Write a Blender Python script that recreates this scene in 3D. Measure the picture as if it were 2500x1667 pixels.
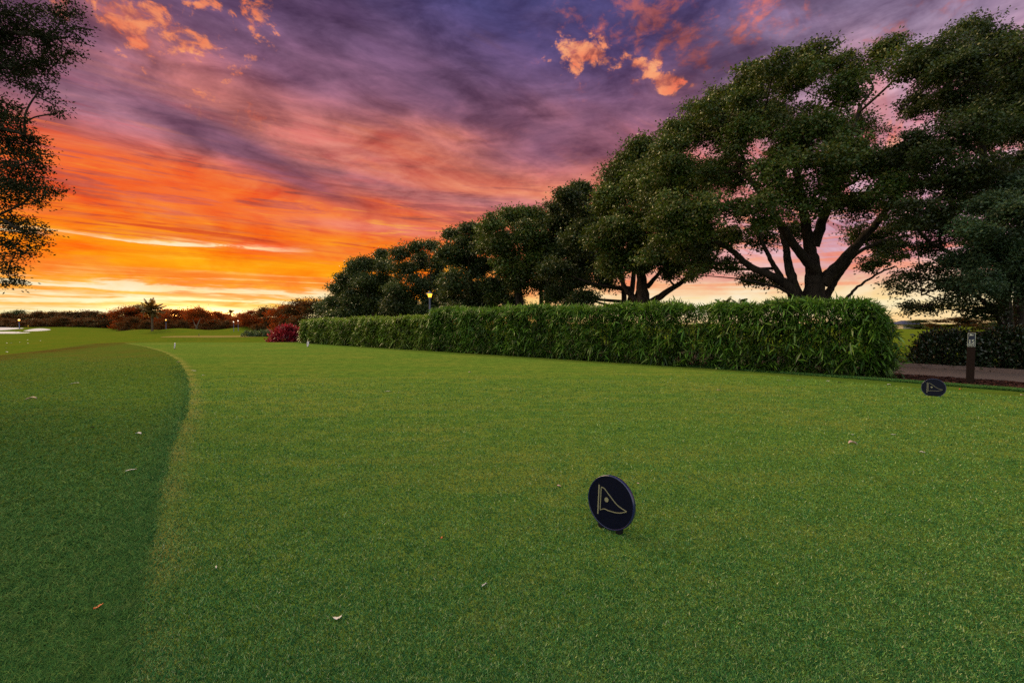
import bpy, math, random
import numpy as np
from mathutils import Vector, Matrix
S = bpy.context.scene
for _o in list(bpy.data.objects): bpy.data.objects.remove(_o)
COL = S.collection
R = math.radians
# ---------------------------------------------------------------- camera
FP, CX, CY, HZ, CAMZ = 1111.0, 1250.0, 833.5, 790.0, 1.3     # focal length and horizon in pixels of the 2500 px photograph
cd = bpy.data.cameras.new('camera'); cam = bpy.data.objects.new('camera', cd); COL.objects.link(cam)
cd.sensor_width = 36; cd.lens = 16.0; cd.clip_start = 0.05; cd.clip_end = 3000
PITCH = math.atan((CY - HZ) / FP)
cam.location = (0, 0, CAMZ); cam.rotation_euler = (R(90) - PITCH, 0, 0)
S.camera = cam
S.view_settings.view_transform = 'Standard'; S.view_settings.look = 'None'
S.view_settings.exposure = 0.0; S.view_settings.gamma = 1.0
S.cycles.use_denoising = False
S.cycles.max_bounces = 6; S.cycles.diffuse_bounces = 3; S.cycles.glossy_bounces = 2
S.cycles.transmission_bounces = 3; S.cycles.transparent_max_bounces = 4; S.cycles.volume_bounces = 0

# ---------------------------------------------------------------- node maths helper
def lin(r, g, b, k=1.0):
    f = lambda c: ((c/255+0.055)/1.055)**2.4 if c > 10 else c/255/12.92
    return (f(r)*k, f(g)*k, f(b)*k, 1)
class G:
    def __init__(s, nt): s.nt = nt; s.n = nt.nodes; s.l = nt.links
    def put(s, sock, v):
        if isinstance(v, E): s.l.new(v.s, sock)
        elif hasattr(v, 'node'): s.l.new(v, sock)
        elif v is not None: sock.default_value = v
    def m(s, op, a, b=None, c=None):
        n = s.n.new('ShaderNodeMath'); n.operation = op
        s.put(n.inputs[0], a); s.put(n.inputs[1], b); s.put(n.inputs[2], c)
        return E(s, n.outputs[0])
    def vec(s, x, y, z):
        n = s.n.new('ShaderNodeCombineXYZ'); s.put(n.inputs[0], x); s.put(n.inputs[1], y); s.put(n.inputs[2], z); return n.outputs[0]
    def noise(s, v, scale=1, detail=4, rough=0.55, dist=0.0, dim='3D'):
        n = s.n.new('ShaderNodeTexNoise'); n.noise_dimensions = dim
        s.l.new(v, n.inputs['Vector']); s.put(n.inputs['Scale'], scale); n.inputs['Detail'].default_value = detail
        n.inputs['Roughness'].default_value = rough; n.inputs['Distortion'].default_value = dist
        return E(s, n.outputs[0])
    def ramp(s, f, stops, mode='LINEAR'):
        n = s.n.new('ShaderNodeValToRGB'); cr = n.color_ramp; cr.interpolation = mode
        while len(cr.elements) < len(stops): cr.elements.new(0.5)
        for e, (p, c) in zip(cr.elements, stops): e.position = p; e.color = c
        s.put(n.inputs[0], f); return n.outputs[0]
    def mix(s, f, a, b, mode='MIX', clamp=True):
        n = s.n.new('ShaderNodeMix'); n.data_type = 'RGBA'; n.blend_type = mode
        s.put(n.inputs[0], f); s.put(n.inputs[6], a); s.put(n.inputs[7], b); return n.outputs[2]
    def sstep(s, v, a, b):
        n = s.n.new('ShaderNodeMapRange'); n.interpolation_type = 'SMOOTHSTEP'
        s.put(n.inputs[0], v); s.put(n.inputs[1], a); s.put(n.inputs[2], b); return E(s, n.outputs[0])
class E:
    def __init__(s, g, k): s.g = g; s.s = k
    def __add__(s, o): return s.g.m('ADD', s, o)
    __radd__ = __add__
    def __mul__(s, o): return s.g.m('MULTIPLY', s, o)
    __rmul__ = __mul__
    def __sub__(s, o): return s.g.m('SUBTRACT', s, o)
    def __rsub__(s, o): return s.g.m('SUBTRACT', o, s)
    def __truediv__(s, o): return s.g.m('DIVIDE', s, o)
    def __rtruediv__(s, o): return s.g.m('DIVIDE', o, s)

# ---------------------------------------------------------------- world: a sunset sky of layered cloud
W = bpy.data.worlds.new('World'); S.world = W; W.use_nodes = True
nt = W.node_tree; nt.nodes.clear(); g = G(nt)
tc = nt.nodes.new('ShaderNodeTexCoord'); sp = nt.nodes.new('ShaderNodeSeparateXYZ')
nt.links.new(tc.outputs['Generated'], sp.inputs[0])
X, Y, Z = (E(g, sp.outputs[i]) for i in range(3))
hor = g.m('SQRT', X*X + Y*Y)
t = Z / g.m('MAXIMUM', hor, 0.02)                        # tangent of the elevation
tp = g.m('MAXIMUM', t, 0.0)
az = g.m('ARCTAN2', X, Y) * (180/math.pi)                 # degrees right of the view axis
ip = 1.0 / (g.m('MAXIMUM', Z, 0.0) + 0.07)
PX, PY = X*ip, Y*ip                                       # flat cloud-layer coordinates
ca, sa = math.sin(R(47)), math.cos(R(47))
AL = PX*ca + PY*sa                                        # along the streaks
AC = PX*sa - PY*ca                                        # across them
big = g.noise(g.vec(AL*0.35, AC*1.3, 3.1), 1.0, 5, 0.55, 0.5)
str_ = g.noise(g.vec(AL*0.6+2.0, AC*3.6, 7.7), 1.0, 6, 0.6, 0.35)
bil = g.noise(g.vec(PX*1.6, PY*1.6, 1.2), 1.0, 6, 0.6, 0.2)
band = g.noise(g.vec(az*0.035, t*34.0 + az*0.012, 5.0), 1.0, 6, 0.62, 0.6)
fine = g.noise(g.vec(az*0.11, t*75.0 + az*0.03, 9.0), 1.0, 5, 0.65, 0.9)
up = g.sstep(t, 0.12, 0.34)
tw = tp + ((big-0.5)*0.30 + (str_-0.5)*0.16)*up*0.8 + ((band-0.5)*0.10 + (str_-0.5)*0.06)*(1.0-up)*g.sstep(t, 0.02, 0.16)
u = tw*1.25
k = 1.25
def rp(l): return [(min(1, p*k), lin(*c)) for p, c in l]
RA = g.ramp(u, rp([(0, (255,176,48)), (.025, (255,186,52)), (.05, (255,172,30)), (.085, (255,160,22)), (.12, (255,160,18)),
    (.165, (253,142,22)), (.20, (244,122,46)), (.25, (230,112,66)), (.285, (196,104,92)), (.32, (152,100,112)), (.40, (142,98,116)),
    (.46, (128,92,118)), (.54, (110,84,116)), (.70, (82,72,114)), (.79, (76,70,116))]))
RB = g.ramp(u, rp([(0, (255,214,150)), (.035, (254,236,190)), (.065, (250,222,178)), (.09, (238,168,140)), (.13, (232,150,134)),
    (.19, (228,138,120)), (.25, (240,132,88)), (.31, (238,126,84)), (.36, (205,108,92)), (.42, (142,90,108)), (.48, (112,84,118)),
    (.55, (96,76,116)), (.64, (78,68,114)), (.79, (62,66,116))]))
side = g.sstep(az + t*34.0, -9.0, 22.0)
c = g.mix(side, RA, RB)
# paler lilac sky low on the right, away from the sunset
c = g.mix(g.sstep(az, 14.0, 36.0)*g.sstep(t, 0.72, 0.30)*g.sstep(t, 0.05, 0.16)*0.75, c, lin(205,182,208))
def d3(px, py):
    v = Vector(((px-CX)/FP, 1.0, (HZ-py)/FP)); v.normalize(); return v
def blob(px, py, rx, ry=None, rot=0):
    # soft patch round a direction of the sky, in the tangent frame of that direction
    v = d3(px, py); e = Vector((v.y, -v.x, 0)).normalized(); n = e.cross(v)
    ry = ry or rx; cr, sr = math.cos(R(rot)), math.sin(R(rot))
    a = e*cr + n*sr; b = n*cr - e*sr
    A = (X*a.x + Y*a.y + Z*a.z) / rx; B = (X*b.x + Y*b.y + Z*b.z) / ry
    F = g.sstep(X*v.x + Y*v.y + Z*v.z, 0.2, 0.6)
    return g.m('POWER', 2.718, (A*A + B*B)*-1.0) * F
# lit undersides: salmon streaks inside the purple layer
hi = g.sstep(str_*0.6 + big*0.25 + bil*0.25, 0.52, 0.70) * up * g.sstep(t, 0.56, 0.36)
c = g.mix(hi*0.55, c, lin(230,126,92))
dk = g.sstep(str_*0.55 + big*0.5, 0.50, 0.36) * up * (1.0 - g.sstep(t, 0.5, 0.8)*0.5)
c = g.mix(dk*0.5, c, lin(84,62,88))
lil = g.sstep(bil, 0.50, 0.72) * up
c = g.mix(lil*0.35, c, lin(150,118,150))
# ripples of the middle layer
rip = g.noise(g.vec(AL*1.1, AC*8.0, 2.0), 1.0, 5, 0.62, 0.8)
rz_ = g.sstep(t, 0.10, 0.17)*g.sstep(t, 0.46, 0.30)
c = g.mix(g.sstep(rip, 0.49, 0.38)*rz_*0.8, c, g.mix(side, lin(200,66,44), lin(196,104,96)))
c = g.mix(g.sstep(rip, 0.53, 0.66)*rz_*0.7, c, g.mix(side, lin(255,146,44), lin(250,160,110)))
c = g.mix(g.sstep(bil*0.6+rip*0.4, 0.48, 0.37)*up*0.5, c, lin(96,72,96))
# the larger masses of cloud: salmon underlit sheet, dark mauve banks
def bank(px, py, rx, ry, rot, col, f, lo=0.30, hi_=0.62, n_=None):
    global c
    nn = (n_ if n_ is not None else mixn)
    c = g.mix(g.m('MINIMUM', blob(px, py, rx, ry, rot)*1.5, 1.0)*g.sstep(nn, lo, hi_)*f, c, lin(*col))
mixn = str_*0.5 + bil*0.3 + big*0.2
bank(1180, 415, 0.34, 0.075, -8, (242,134,92), .85, .22, .50)
bank(760, 320, 0.26, 0.040, -24, (206,120,112), .75, .36, .58)
bank(1000, 270, 0.30, 0.045, -16, (176,108,116), .6, .36, .60)
bank(520, 210, 0.20, 0.030, -28, (196,116,106), .7, .40, .60)
bank(330, 290, 0.25, 0.050, -14, (142,104,126), .7, .25, .5)
bank(330, 440, 0.26, 0.040, -4, (240,96,44), .85, .20, .50)
bank(700, 480, 0.22, 0.034, -8, (246,116,50), .75, .25, .55)
bank(620, 385, 0.20, 0.022, -19, (122,82,104), .9, .30, .50)
bank(900, 452, 0.13, 0.014, -10, (142,92,102), .95, .32, .50)
bank(1080, 485, 0.14, 0.010, -4, (168,106,104), .9, .34, .50)
bank(760, 130, 0.40, 0.085, -10, (110,84,118), .7, .25, .6)
bank(1150, 250, 0.22, 0.040, -24, (98,70,98), .65, .32, .56, bil)
bank(1500, 330, 0.25, 0.060, 6, (124,86,112), .8, .25, .5)
bank(1240, 500, 0.10, 0.014, 0, (176,112,118), .7, .3, .5)
bank(950, 560, 0.16, 0.012, -2, (222,120,110), .7, .3, .5)
# grey violet flecks and gold edges in the orange belt
belt = g.sstep(t, 0.13, 0.20)*g.sstep(t, 0.36, 0.27)
c = g.mix(g.sstep(fine*0.5 + band*0.5, 0.50, 0.41)*belt*0.75, c, lin(150,84,88))
c = g.mix(g.sstep(fine*0.6 + band*0.4, 0.53, 0.66)*g.sstep(t, 0.30, 0.22)*g.sstep(t, 0.05, 0.12)*0.6, c, lin(255,176,50))
pk = g.sstep(band, 0.52, 0.40)*g.sstep(t, 0.04, 0.08)*g.sstep(t, 0.24, 0.16)
c = g.mix(pk*0.55, c, lin(248,128,60))
# pale yellow-white bars low over the horizon
low = g.sstep(az, 6.0, -12.0)
wob = t + (fine-0.5)*0.034 + (band-0.5)*0.035 + (bil-0.5)*0.02
def bar(c0, w, f=1.0):
    q = (wob - c0) / w
    return g.m('POWER', 2.718, q*q*-1.0) * f
bars = bar(0.063, 0.0055) * g.sstep(az, -10.0, -30.0) + bar(0.040, 0.0060) + bar(0.020, 0.006, 0.8) \
     + bar(0.143, 0.0045, 0.75)*g.sstep(az, -22.0, -30.0)*g.sstep(fine, 0.42, 0.56) + bar(0.085, 0.006, 0.45)*g.sstep(band, 0.4, 0.6)
bars = bars * low * 1.5 * g.sstep(band*0.5+fine*0.5, 0.34, 0.50)
c = g.mix(g.m('MINIMUM', bars*1.0, 1.0), c, (1.0, 0.86, 0.50, 1))
# the high wisps that still catch the sun
puff = g.noise(g.vec(X*19.0, Y*19.0, Z*30.0), 1.0, 6, 0.62, 0.5)
puf2 = g.noise(g.vec(X*38.0, Y*38.0, Z*52.0), 1.0, 5, 0.6, 0.3)
pn = puff*0.65 + puf2*0.35
wA = blob(400, 95, 0.12, 0.055, -18) + blob(600, 60, 0.055, 0.035, -10) + blob(270, 45, 0.05, 0.04) + blob(330, 30, 0.10, 0.06)*0.5
wB = blob(1405, 150, 0.055, 0.035) + blob(1530, 170, 0.10, 0.020, -22) + blob(1625, 215, 0.03, 0.02) 
wC = blob(1560, 60, 0.14, 0.07, 10) + blob(1900, 30, 0.14, 0.04, 25)*0.8 + blob(2230, 55, 0.12, 0.02, 5)*0.8 + blob(1700, 120, 0.14, 0.06, 15)*0.4
def wisps(w, k_, lo, hi_, f, ca_, cb_):
    global c
    m_ = g.sstep(pn + w*k_, lo, hi_) * g.m('MINIMUM', w*3.0, 1.0)
    c = g.mix(m_*f, c, g.mix(g.sstep(puf2*0.6+pn*0.4, 0.42, 0.60), ca_, cb_))
wisps(wC, 0.13, 0.56, 0.72, 0.55, lin(150,82,80), lin(206,104,74))
wisps(wA, 0.085, 0.575, 0.67, 0.85, lin(186,100,92), lin(250,146,96))
wisps(wB, 0.17, 0.61, 0.72, 0.9, lin(200,110,92), lin(252,160,112))
c = g.mix(g.sstep(t, 0.34, 0.22)*g.sstep(t, 0.02, 0.10)*g.sstep(az, 2.0, -22.0)*0.20, c, lin(255,96,10))
# grain of the thin cloud
gr = g.noise(g.vec(X*7.0, Y*7.0, Z*22.0), 1.0, 6, 0.6, 0.4)
c = g.mix(0.8, c, g.ramp(gr, [(0.32, (0.22,0.20,0.24,1)), (0.5, (0.5,0.5,0.5,1)), (0.68, (0.80,0.77,0.74,1))]), 'OVERLAY')
gr2 = g.noise(g.vec(AL*1.6, AC*2.6, 6.0), 1.0, 6, 0.68, 0.5)
c = g.mix(up*0.7, c, g.ramp(gr2, [(0.34, (0.28,0.25,0.30,1)), (0.5, (0.5,0.5,0.5,1)), (0.66, (0.74,0.70,0.68,1))]), 'OVERLAY')
# glow where the sun has just gone
gl = blob(480, 768, 0.11, 0.024)*g.sstep(band*0.5+fine*0.5, 0.30, 0.55)
c = g.mix(gl, c, (2.6, 1.9, 0.8, 1))
core = blob(470, 782, 0.045, 0.013)
c = g.mix(core, c, (30.0, 12.0, 2.0, 1))
# pale sky overhead and behind, brightened out of view as fill for the course
c = g.mix(g.sstep(t, 1.0, 2.6), c, (0.58, 0.62, 0.66, 1))
c = g.mix(g.sstep(Y, 0.10, -0.5), c, (0.96, 1.0, 1.0, 1))
c = g.mix(g.sstep(t, 0.0, -0.05), c, (0.05, 0.045, 0.03, 1))
bg = nt.nodes.new('ShaderNodeBackground'); nt.links.new(c, bg.inputs[0]); bg.inputs[1].default_value = 1.0
wo = nt.nodes.new('ShaderNodeOutputWorld'); nt.links.new(bg.outputs[0], wo.inputs[0])
# ---------------------------------------------------------------- soft warm lamp added high on the sunset side to lift the ground
sd = bpy.data.lights.new('sun', 'SUN'); sun = bpy.data.objects.new('sun', sd); COL.objects.link(sun)  # 'sun' is the added lift lamp; the real sun has set
sd.energy = 5.0; sd.angle = R(36); sd.color = (1.0, 0.74, 0.38)
LIFT_EL, LIFT_AZ = 33, -48
sv = Vector((math.sin(R(LIFT_AZ))*math.cos(R(LIFT_EL)), math.cos(R(LIFT_AZ))*math.cos(R(LIFT_EL)), math.sin(R(LIFT_EL))))
sun.rotation_euler = sv.to_track_quat('Z', 'Y').to_euler(); sun.location = (-20, 30, 40)

# ================================================================ helpers
RNG = np.random.default_rng(15)
CP, SP = math.cos(PITCH), math.sin(PITCH)
def ray(px, py):
    u, v = (px-CX)/FP, (CY-py)/FP                      # camera frame, then tilt by the pitch
    return np.array([u, CP + v*SP, v*CP - SP])
def gp(px, py, z=0.0):
    d = ray(px, py); k = (z-CAMZ)/d[2]; return np.array([d[0]*k, d[1]*k, z])
def atd(px, py, depth):                                 # the point seen at px, py whose distance ahead is depth
    d = ray(px, py); k = depth/d[1]; return np.array([d[0]*k, depth, CAMZ + d[2]*k])
def ss(a, b, x):
    t_ = np.clip((x-a)/(b-a), 0, 1); return t_*t_*(3-2*t_)
def mesh(name, V, F, mat, parent=None, attrs=None, smooth=False):
    me = bpy.data.meshes.new(name)
    if isinstance(F, np.ndarray):
        V = np.ascontiguousarray(V, dtype=np.float32); F = np.ascontiguousarray(F, dtype=np.int32); n, k_ = F.shape
        me.vertices.add(len(V)); me.vertices.foreach_set('co', V.ravel())
        me.loops.add(n*k_); me.loops.foreach_set('vertex_index', F.ravel())
        me.polygons.add(n); me.polygons.foreach_set('loop_start', np.arange(0, n*k_, k_, dtype=np.int32))
        me.update(calc_edges=True)
    else:
        me.from_pydata([tuple(map(float, v)) for v in V], [], [tuple(f) for f in F])
    if attrs:
        for an, av in attrs.items():
            a = me.attributes.new(an, 'FLOAT', 'POINT'); a.data.foreach_set('value', np.ascontiguousarray(av, dtype=np.float32))
    if smooth: me.polygons.foreach_set('use_smooth', np.ones(len(me.polygons), dtype=bool))
    me.materials.append(mat)
    o = bpy.data.objects.new(name, me); COL.objects.link(o)
    if parent: o.parent = parent
    return o
def tag(o, label=None, cat=None, group=None, kind=None):
    if label: o['label'] = label
    if cat: o['category'] = cat
    if group: o['group'] = group
    if kind: o['kind'] = kind
    return o
def thing(name, label, cat, loc=(0,0,0), rz=0.0, group=None):
    o = bpy.data.objects.new(name, None); COL.objects.link(o); o.empty_display_size = 0.2
    o.location = tuple(map(float, loc)); o.rotation_euler = (0, 0, rz)
    return tag(o, label, cat, group)
def dup(root, loc, rz=0.0, scale=1.0, label=None, group=None, squash=1.0):
    r = root.copy(); COL.objects.link(r); r.location = tuple(map(float, loc)); r.rotation_euler = (0, 0, rz); r.scale = (scale, scale, scale*squash)
    if label: r['label'] = label
    if group: r['group'] = group
    for ch in list(root.children):
        c_ = ch.copy(); COL.objects.link(c_); c_.parent = r
        for g2 in list(ch.children):
            d_ = g2.copy(); COL.objects.link(d_); d_.parent = c_
    return r
class MB:                                               # collects simple solids into one mesh
    def __init__(s): s.v = []; s.f = []
    def add(s, V, F):
        o = len(s.v); s.v += [tuple(v) for v in V]; s.f += [tuple(i+o for i in f) for f in F]; return s
    def box(s, c_, d, rz=0.0, bev=0.0):
        x, y, z = d[0]/2, d[1]/2, d[2]/2; cr, sr = math.cos(rz), math.sin(rz)
        b = min(bev, x*0.9, y*0.9)
        if b > 0: ring = [(-x+b,-y),(x-b,-y),(x,-y+b),(x,y-b),(x-b,y),(-x+b,y),(-x,y-b),(-x,-y+b)]
        else: ring = [(-x,-y),(x,-y),(x,y),(-x,y)]
        n = len(ring); V = []
        for zz, q in ((-z, 1.0), (z-bev, 1.0), (z, 1-bev/max(x, 1e-6))) if bev > 0 else ((-z, 1.0), (z, 1.0)):
            for a, b2 in ring: a *= q; b2 *= q; V.append((c_[0]+a*cr-b2*sr, c_[1]+a*sr+b2*cr, c_[2]+zz))
        L = len(V)//n; F = [tuple(range(n))[::-1], tuple(range((L-1)*n, L*n))]
        for l in range(L-1):
            for i in range(n): j = (i+1) % n; F.append((l*n+i, l*n+j, (l+1)*n+j, (l+1)*n+i))
        return s.add(V, F)
    def lathe(s, prof, n=20, c_=(0,0,0)):
        V = []; F = []
        for r, z in prof:
            for i in range(n): a = 2*math.pi*i/n; V.append((c_[0]+r*math.cos(a), c_[1]+r*math.sin(a), c_[2]+z))
        for l in range(len(prof)-1):
            for i in range(n): j = (i+1) % n; F.append((l*n+i, l*n+j, (l+1)*n+j, (l+1)*n+i))
        F.append(tuple(range(n))[::-1]); F.append(tuple(range((len(prof)-1)*n, len(prof)*n)))
        return s.add(V, F)
    def tube(s, pts, rad, n=7):
        V, F = tube_np(pts, rad, n); return s.add(V.tolist(), F.tolist())
    def build(s, name, mat, parent=None, smooth=False):
        return mesh(name, s.v, s.f, mat, parent, smooth=smooth)
def tube_np(pts, rad, n=7):
    P = np.array(pts, float); m_ = len(P); rad = np.broadcast_to(np.asarray(rad, float), (m_,))
    T = np.gradient(P, axis=0); T /= np.linalg.norm(T, axis=1)[:, None] + 1e-9
    ref = np.array([0.3, 0.9, 0.1]) if abs(T[:, 2]).mean() > 0.8 else np.array([0, 0, 1.0])
    A = np.cross(T, ref); A /= np.linalg.norm(A, axis=1)[:, None] + 1e-9; B = np.cross(T, A)
    th = np.arange(n)*2*math.pi/n
    V = P[:, None, :] + rad[:, None, None]*(np.cos(th)[None, :, None]*A[:, None, :] + np.sin(th)[None, :, None]*B[:, None, :])
    i = np.arange(m_-1)[:, None]*n; a = np.arange(n)[None, :]; b = (np.arange(n)+1)[None, :] % n
    F = np.stack([i+a, i+b, i+n+b, i+n+a], -1).reshape(-1, 4)
    return V.reshape(-1, 3), F
def bez(pts, m_=10):                                    # smooth curve through the points
    P = np.array(pts, float); n = len(P)
    Q = np.vstack([2*P[0]-P[1], P, 2*P[-1]-P[-2]]); out = []
    for i in range(n-1):
        p0, p1, p2, p3 = Q[i:i+4]
        for k_ in range(m_):
            u_ = k_/m_
            out.append(0.5*((2*p1)+(-p0+p2)*u_+(2*p0-5*p1+4*p2-p3)*u_*u_+(-p0+3*p1-3*p2+p3)*u_**3))
    out.append(P[-1]); return np.array(out)

# ---------------------------------------------------------------- materials
def newmat(name):
    m_ = bpy.data.materials.new(name); m_.use_nodes = True; n_ = m_.node_tree; n_.nodes.clear()
    o = n_.nodes.new('ShaderNodeOutputMaterial'); return m_, G(n_), o
def obj_co(g_): return g_.nt.nodes.new('ShaderNodeTexCoord').outputs['Object']
def geo_pos(g_): return g_.nt.nodes.new('ShaderNodeNewGeometry').outputs['Position']
def attr(g_, n_):
    a = g_.nt.nodes.new('ShaderNodeAttribute'); a.attribute_name = n_; return E(g_, a.outputs['Fac'])
def pbsdf(g_, col, rough=0.6, spec=0.5, metal=0.0, normal=None, emis=None, es=0.0):
    p = g_.nt.nodes.new('ShaderNodeBsdfPrincipled')
    g_.put(p.inputs['Base Color'], col); g_.put(p.inputs['Roughness'], rough); p.inputs['Specular IOR Level'].default_value = spec
    p.inputs['Metallic'].default_value = metal
    if normal: g_.l.new(normal, p.inputs['Normal'])
    if emis: p.inputs['Emission Color'].default_value = emis; p.inputs['Emission Strength'].default_value = es
    return p
def bump(g_, h, dist=0.01, strength=1.0):
    b = g_.nt.nodes.new('ShaderNodeBump'); g_.put(b.inputs['Height'], h); b.inputs['Distance'].default_value = dist
    b.inputs['Strength'].default_value = strength; return b.outputs[0]
def plain(name, c_, rough=0.6, spec=0.5, metal=0.0, var=0.25, sc=30.0, bd=0.0, emis=None, es=0.0):
    m_, g_, o = newmat(name); co = obj_co(g_); n_ = g_.noise(co, sc, 5, 0.6)
    a = tuple(x*(1-var) for x in c_)+(1,); b = tuple(min(1, x*(1+var)) for x in c_)+(1,)
    p = pbsdf(g_, g_.mix(n_, a, b), rough, spec, metal, bump(g_, n_, bd) if bd else None, emis, es)
    g_.l.new(p.outputs[0], o.inputs[0]); return m_
def leafmat(name, cols, tones=(0.6, 1.35), rough=0.45, spec=0.35, trans=0.25, tcol=None):
    # cols: ramp over the leaf's own random number; 'tone' varies from clump to clump
    m_, g_, o = newmat(name)
    c_ = g_.ramp(attr(g_, 'rnd'), [(i/(len(cols)-1), tuple(x)+(1,)) for i, x in enumerate(cols)])
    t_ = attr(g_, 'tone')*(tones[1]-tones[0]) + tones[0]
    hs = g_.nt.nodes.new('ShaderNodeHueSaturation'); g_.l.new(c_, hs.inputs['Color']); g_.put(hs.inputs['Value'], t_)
    p = pbsdf(g_, hs.outputs[0], rough, spec)
    tr = g_.nt.nodes.new('ShaderNodeBsdfTranslucent')
    g_.l.new(g_.mix(0.5, hs.outputs[0], (tcol or (0.10, 0.12, 0.01))+(1,)), tr.inputs[0])
    mx = g_.nt.nodes.new('ShaderNodeMixShader'); mx.inputs[0].default_value = trans
    g_.l.new(p.outputs[0], mx.inputs[1]); g_.l.new(tr.outputs[0], mx.inputs[2]); g_.l.new(mx.outputs[0], o.inputs[0])
    return m_
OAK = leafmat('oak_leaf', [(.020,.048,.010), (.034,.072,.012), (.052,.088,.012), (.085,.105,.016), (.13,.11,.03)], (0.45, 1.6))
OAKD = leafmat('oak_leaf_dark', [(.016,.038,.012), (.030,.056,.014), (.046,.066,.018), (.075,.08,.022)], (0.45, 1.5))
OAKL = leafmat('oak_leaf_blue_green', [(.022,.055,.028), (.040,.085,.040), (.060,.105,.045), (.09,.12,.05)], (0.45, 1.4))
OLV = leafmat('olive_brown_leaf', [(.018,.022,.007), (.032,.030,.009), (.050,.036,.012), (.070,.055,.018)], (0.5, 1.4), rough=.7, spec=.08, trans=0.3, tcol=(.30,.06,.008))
SUNSETL = leafmat('sunset_tinted_leaf', [(.085,.022,.006), (.15,.040,.008), (.17,.060,.010), (.12,.07,.02)], (0.6, 1.3), rough=.7, spec=.05, trans=0.4, tcol=(.7,.09,.008))  # far leaves with the sunset's red-orange glow painted into their colour
SILH = leafmat('left_oak_leaf', [(.008,.012,.006), (.014,.018,.008), (.022,.026,.012), (.035,.036,.022)], (0.6, 1.4), rough=.7, spec=.08, trans=0.08)
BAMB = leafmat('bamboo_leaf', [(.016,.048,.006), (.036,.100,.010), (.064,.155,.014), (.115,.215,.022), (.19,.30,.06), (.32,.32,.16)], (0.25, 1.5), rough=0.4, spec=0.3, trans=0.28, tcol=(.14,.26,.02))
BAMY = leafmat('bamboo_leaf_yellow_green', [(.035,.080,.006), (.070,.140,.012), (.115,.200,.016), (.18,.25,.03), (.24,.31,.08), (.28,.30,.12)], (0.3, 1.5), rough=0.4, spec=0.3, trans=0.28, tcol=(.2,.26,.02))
CROT = leafmat('dark_shrub_leaf', [(.008,.020,.008), (.014,.032,.012), (.022,.045,.014), (.035,.03,.016), (.16,.085,.035)], (0.6, 1.4), rough=0.25, spec=0.6, trans=0.1)
REDL = leafmat('red_bush_leaf', [(.02,.014,.010), (.10,.012,.020), (.30,.020,.042), (.55,.045,.075), (.85,.18,.20)], (0.4, 1.35), rough=0.35, trans=0.25, tcol=(.6,.02,.02))
PINKL = leafmat('pink_shrub_leaf', [(.25,.05,.05), (.45,.10,.09), (.5,.2,.15)], (0.6, 1.3))
SHRB = leafmat('pale_shrub_leaf', [(.04,.08,.02), (.09,.14,.05), (.17,.21,.11), (.3,.32,.22)], (0.5, 1.3))
PALML = leafmat('palm_leaf', [(.05,.05,.012), (.09,.07,.018), (.13,.09,.02)], (0.7, 1.3), trans=0.35, tcol=(.4,.14,.01))
PALMG = leafmat('palmetto_leaf', [(.02,.045,.015), (.04,.07,.02), (.06,.09,.03)], (0.7, 1.3))
def bark(name, a, b):
    m_, g_, o = newmat(name); co = obj_co(g_)
    mp = g_.nt.nodes.new('ShaderNodeMapping'); mp.inputs['Scale'].default_value = (14, 14, 3.0); g_.l.new(co, mp.inputs[0])
    n_ = g_.noise(mp.outputs[0], 1.0, 6, 0.65, 0.6); n2 = g_.noise(co, 2.0, 3)
    c_ = g_.mix(g_.sstep(n_*0.7+n2*0.3, 0.35, 0.65), a+(1,), b+(1,))
    g_.l.new(pbsdf(g_, c_, 0.9, 0.2, 0, bump(g_, n_, 0.04)).outputs[0], o.inputs[0]); return m_
BARK = bark('oak_bark', (.012,.009,.007), (.055,.040,.030))
BARKL = bark('pale_bark', (.10,.08,.06), (.28,.22,.17))
PALMB = bark('palm_bark', (.05,.035,.022), (.16,.11,.07))
CULM = plain('bamboo_culm', (.20,.15,.09), 0.5, 0.4, var=0.5, sc=6)

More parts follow.
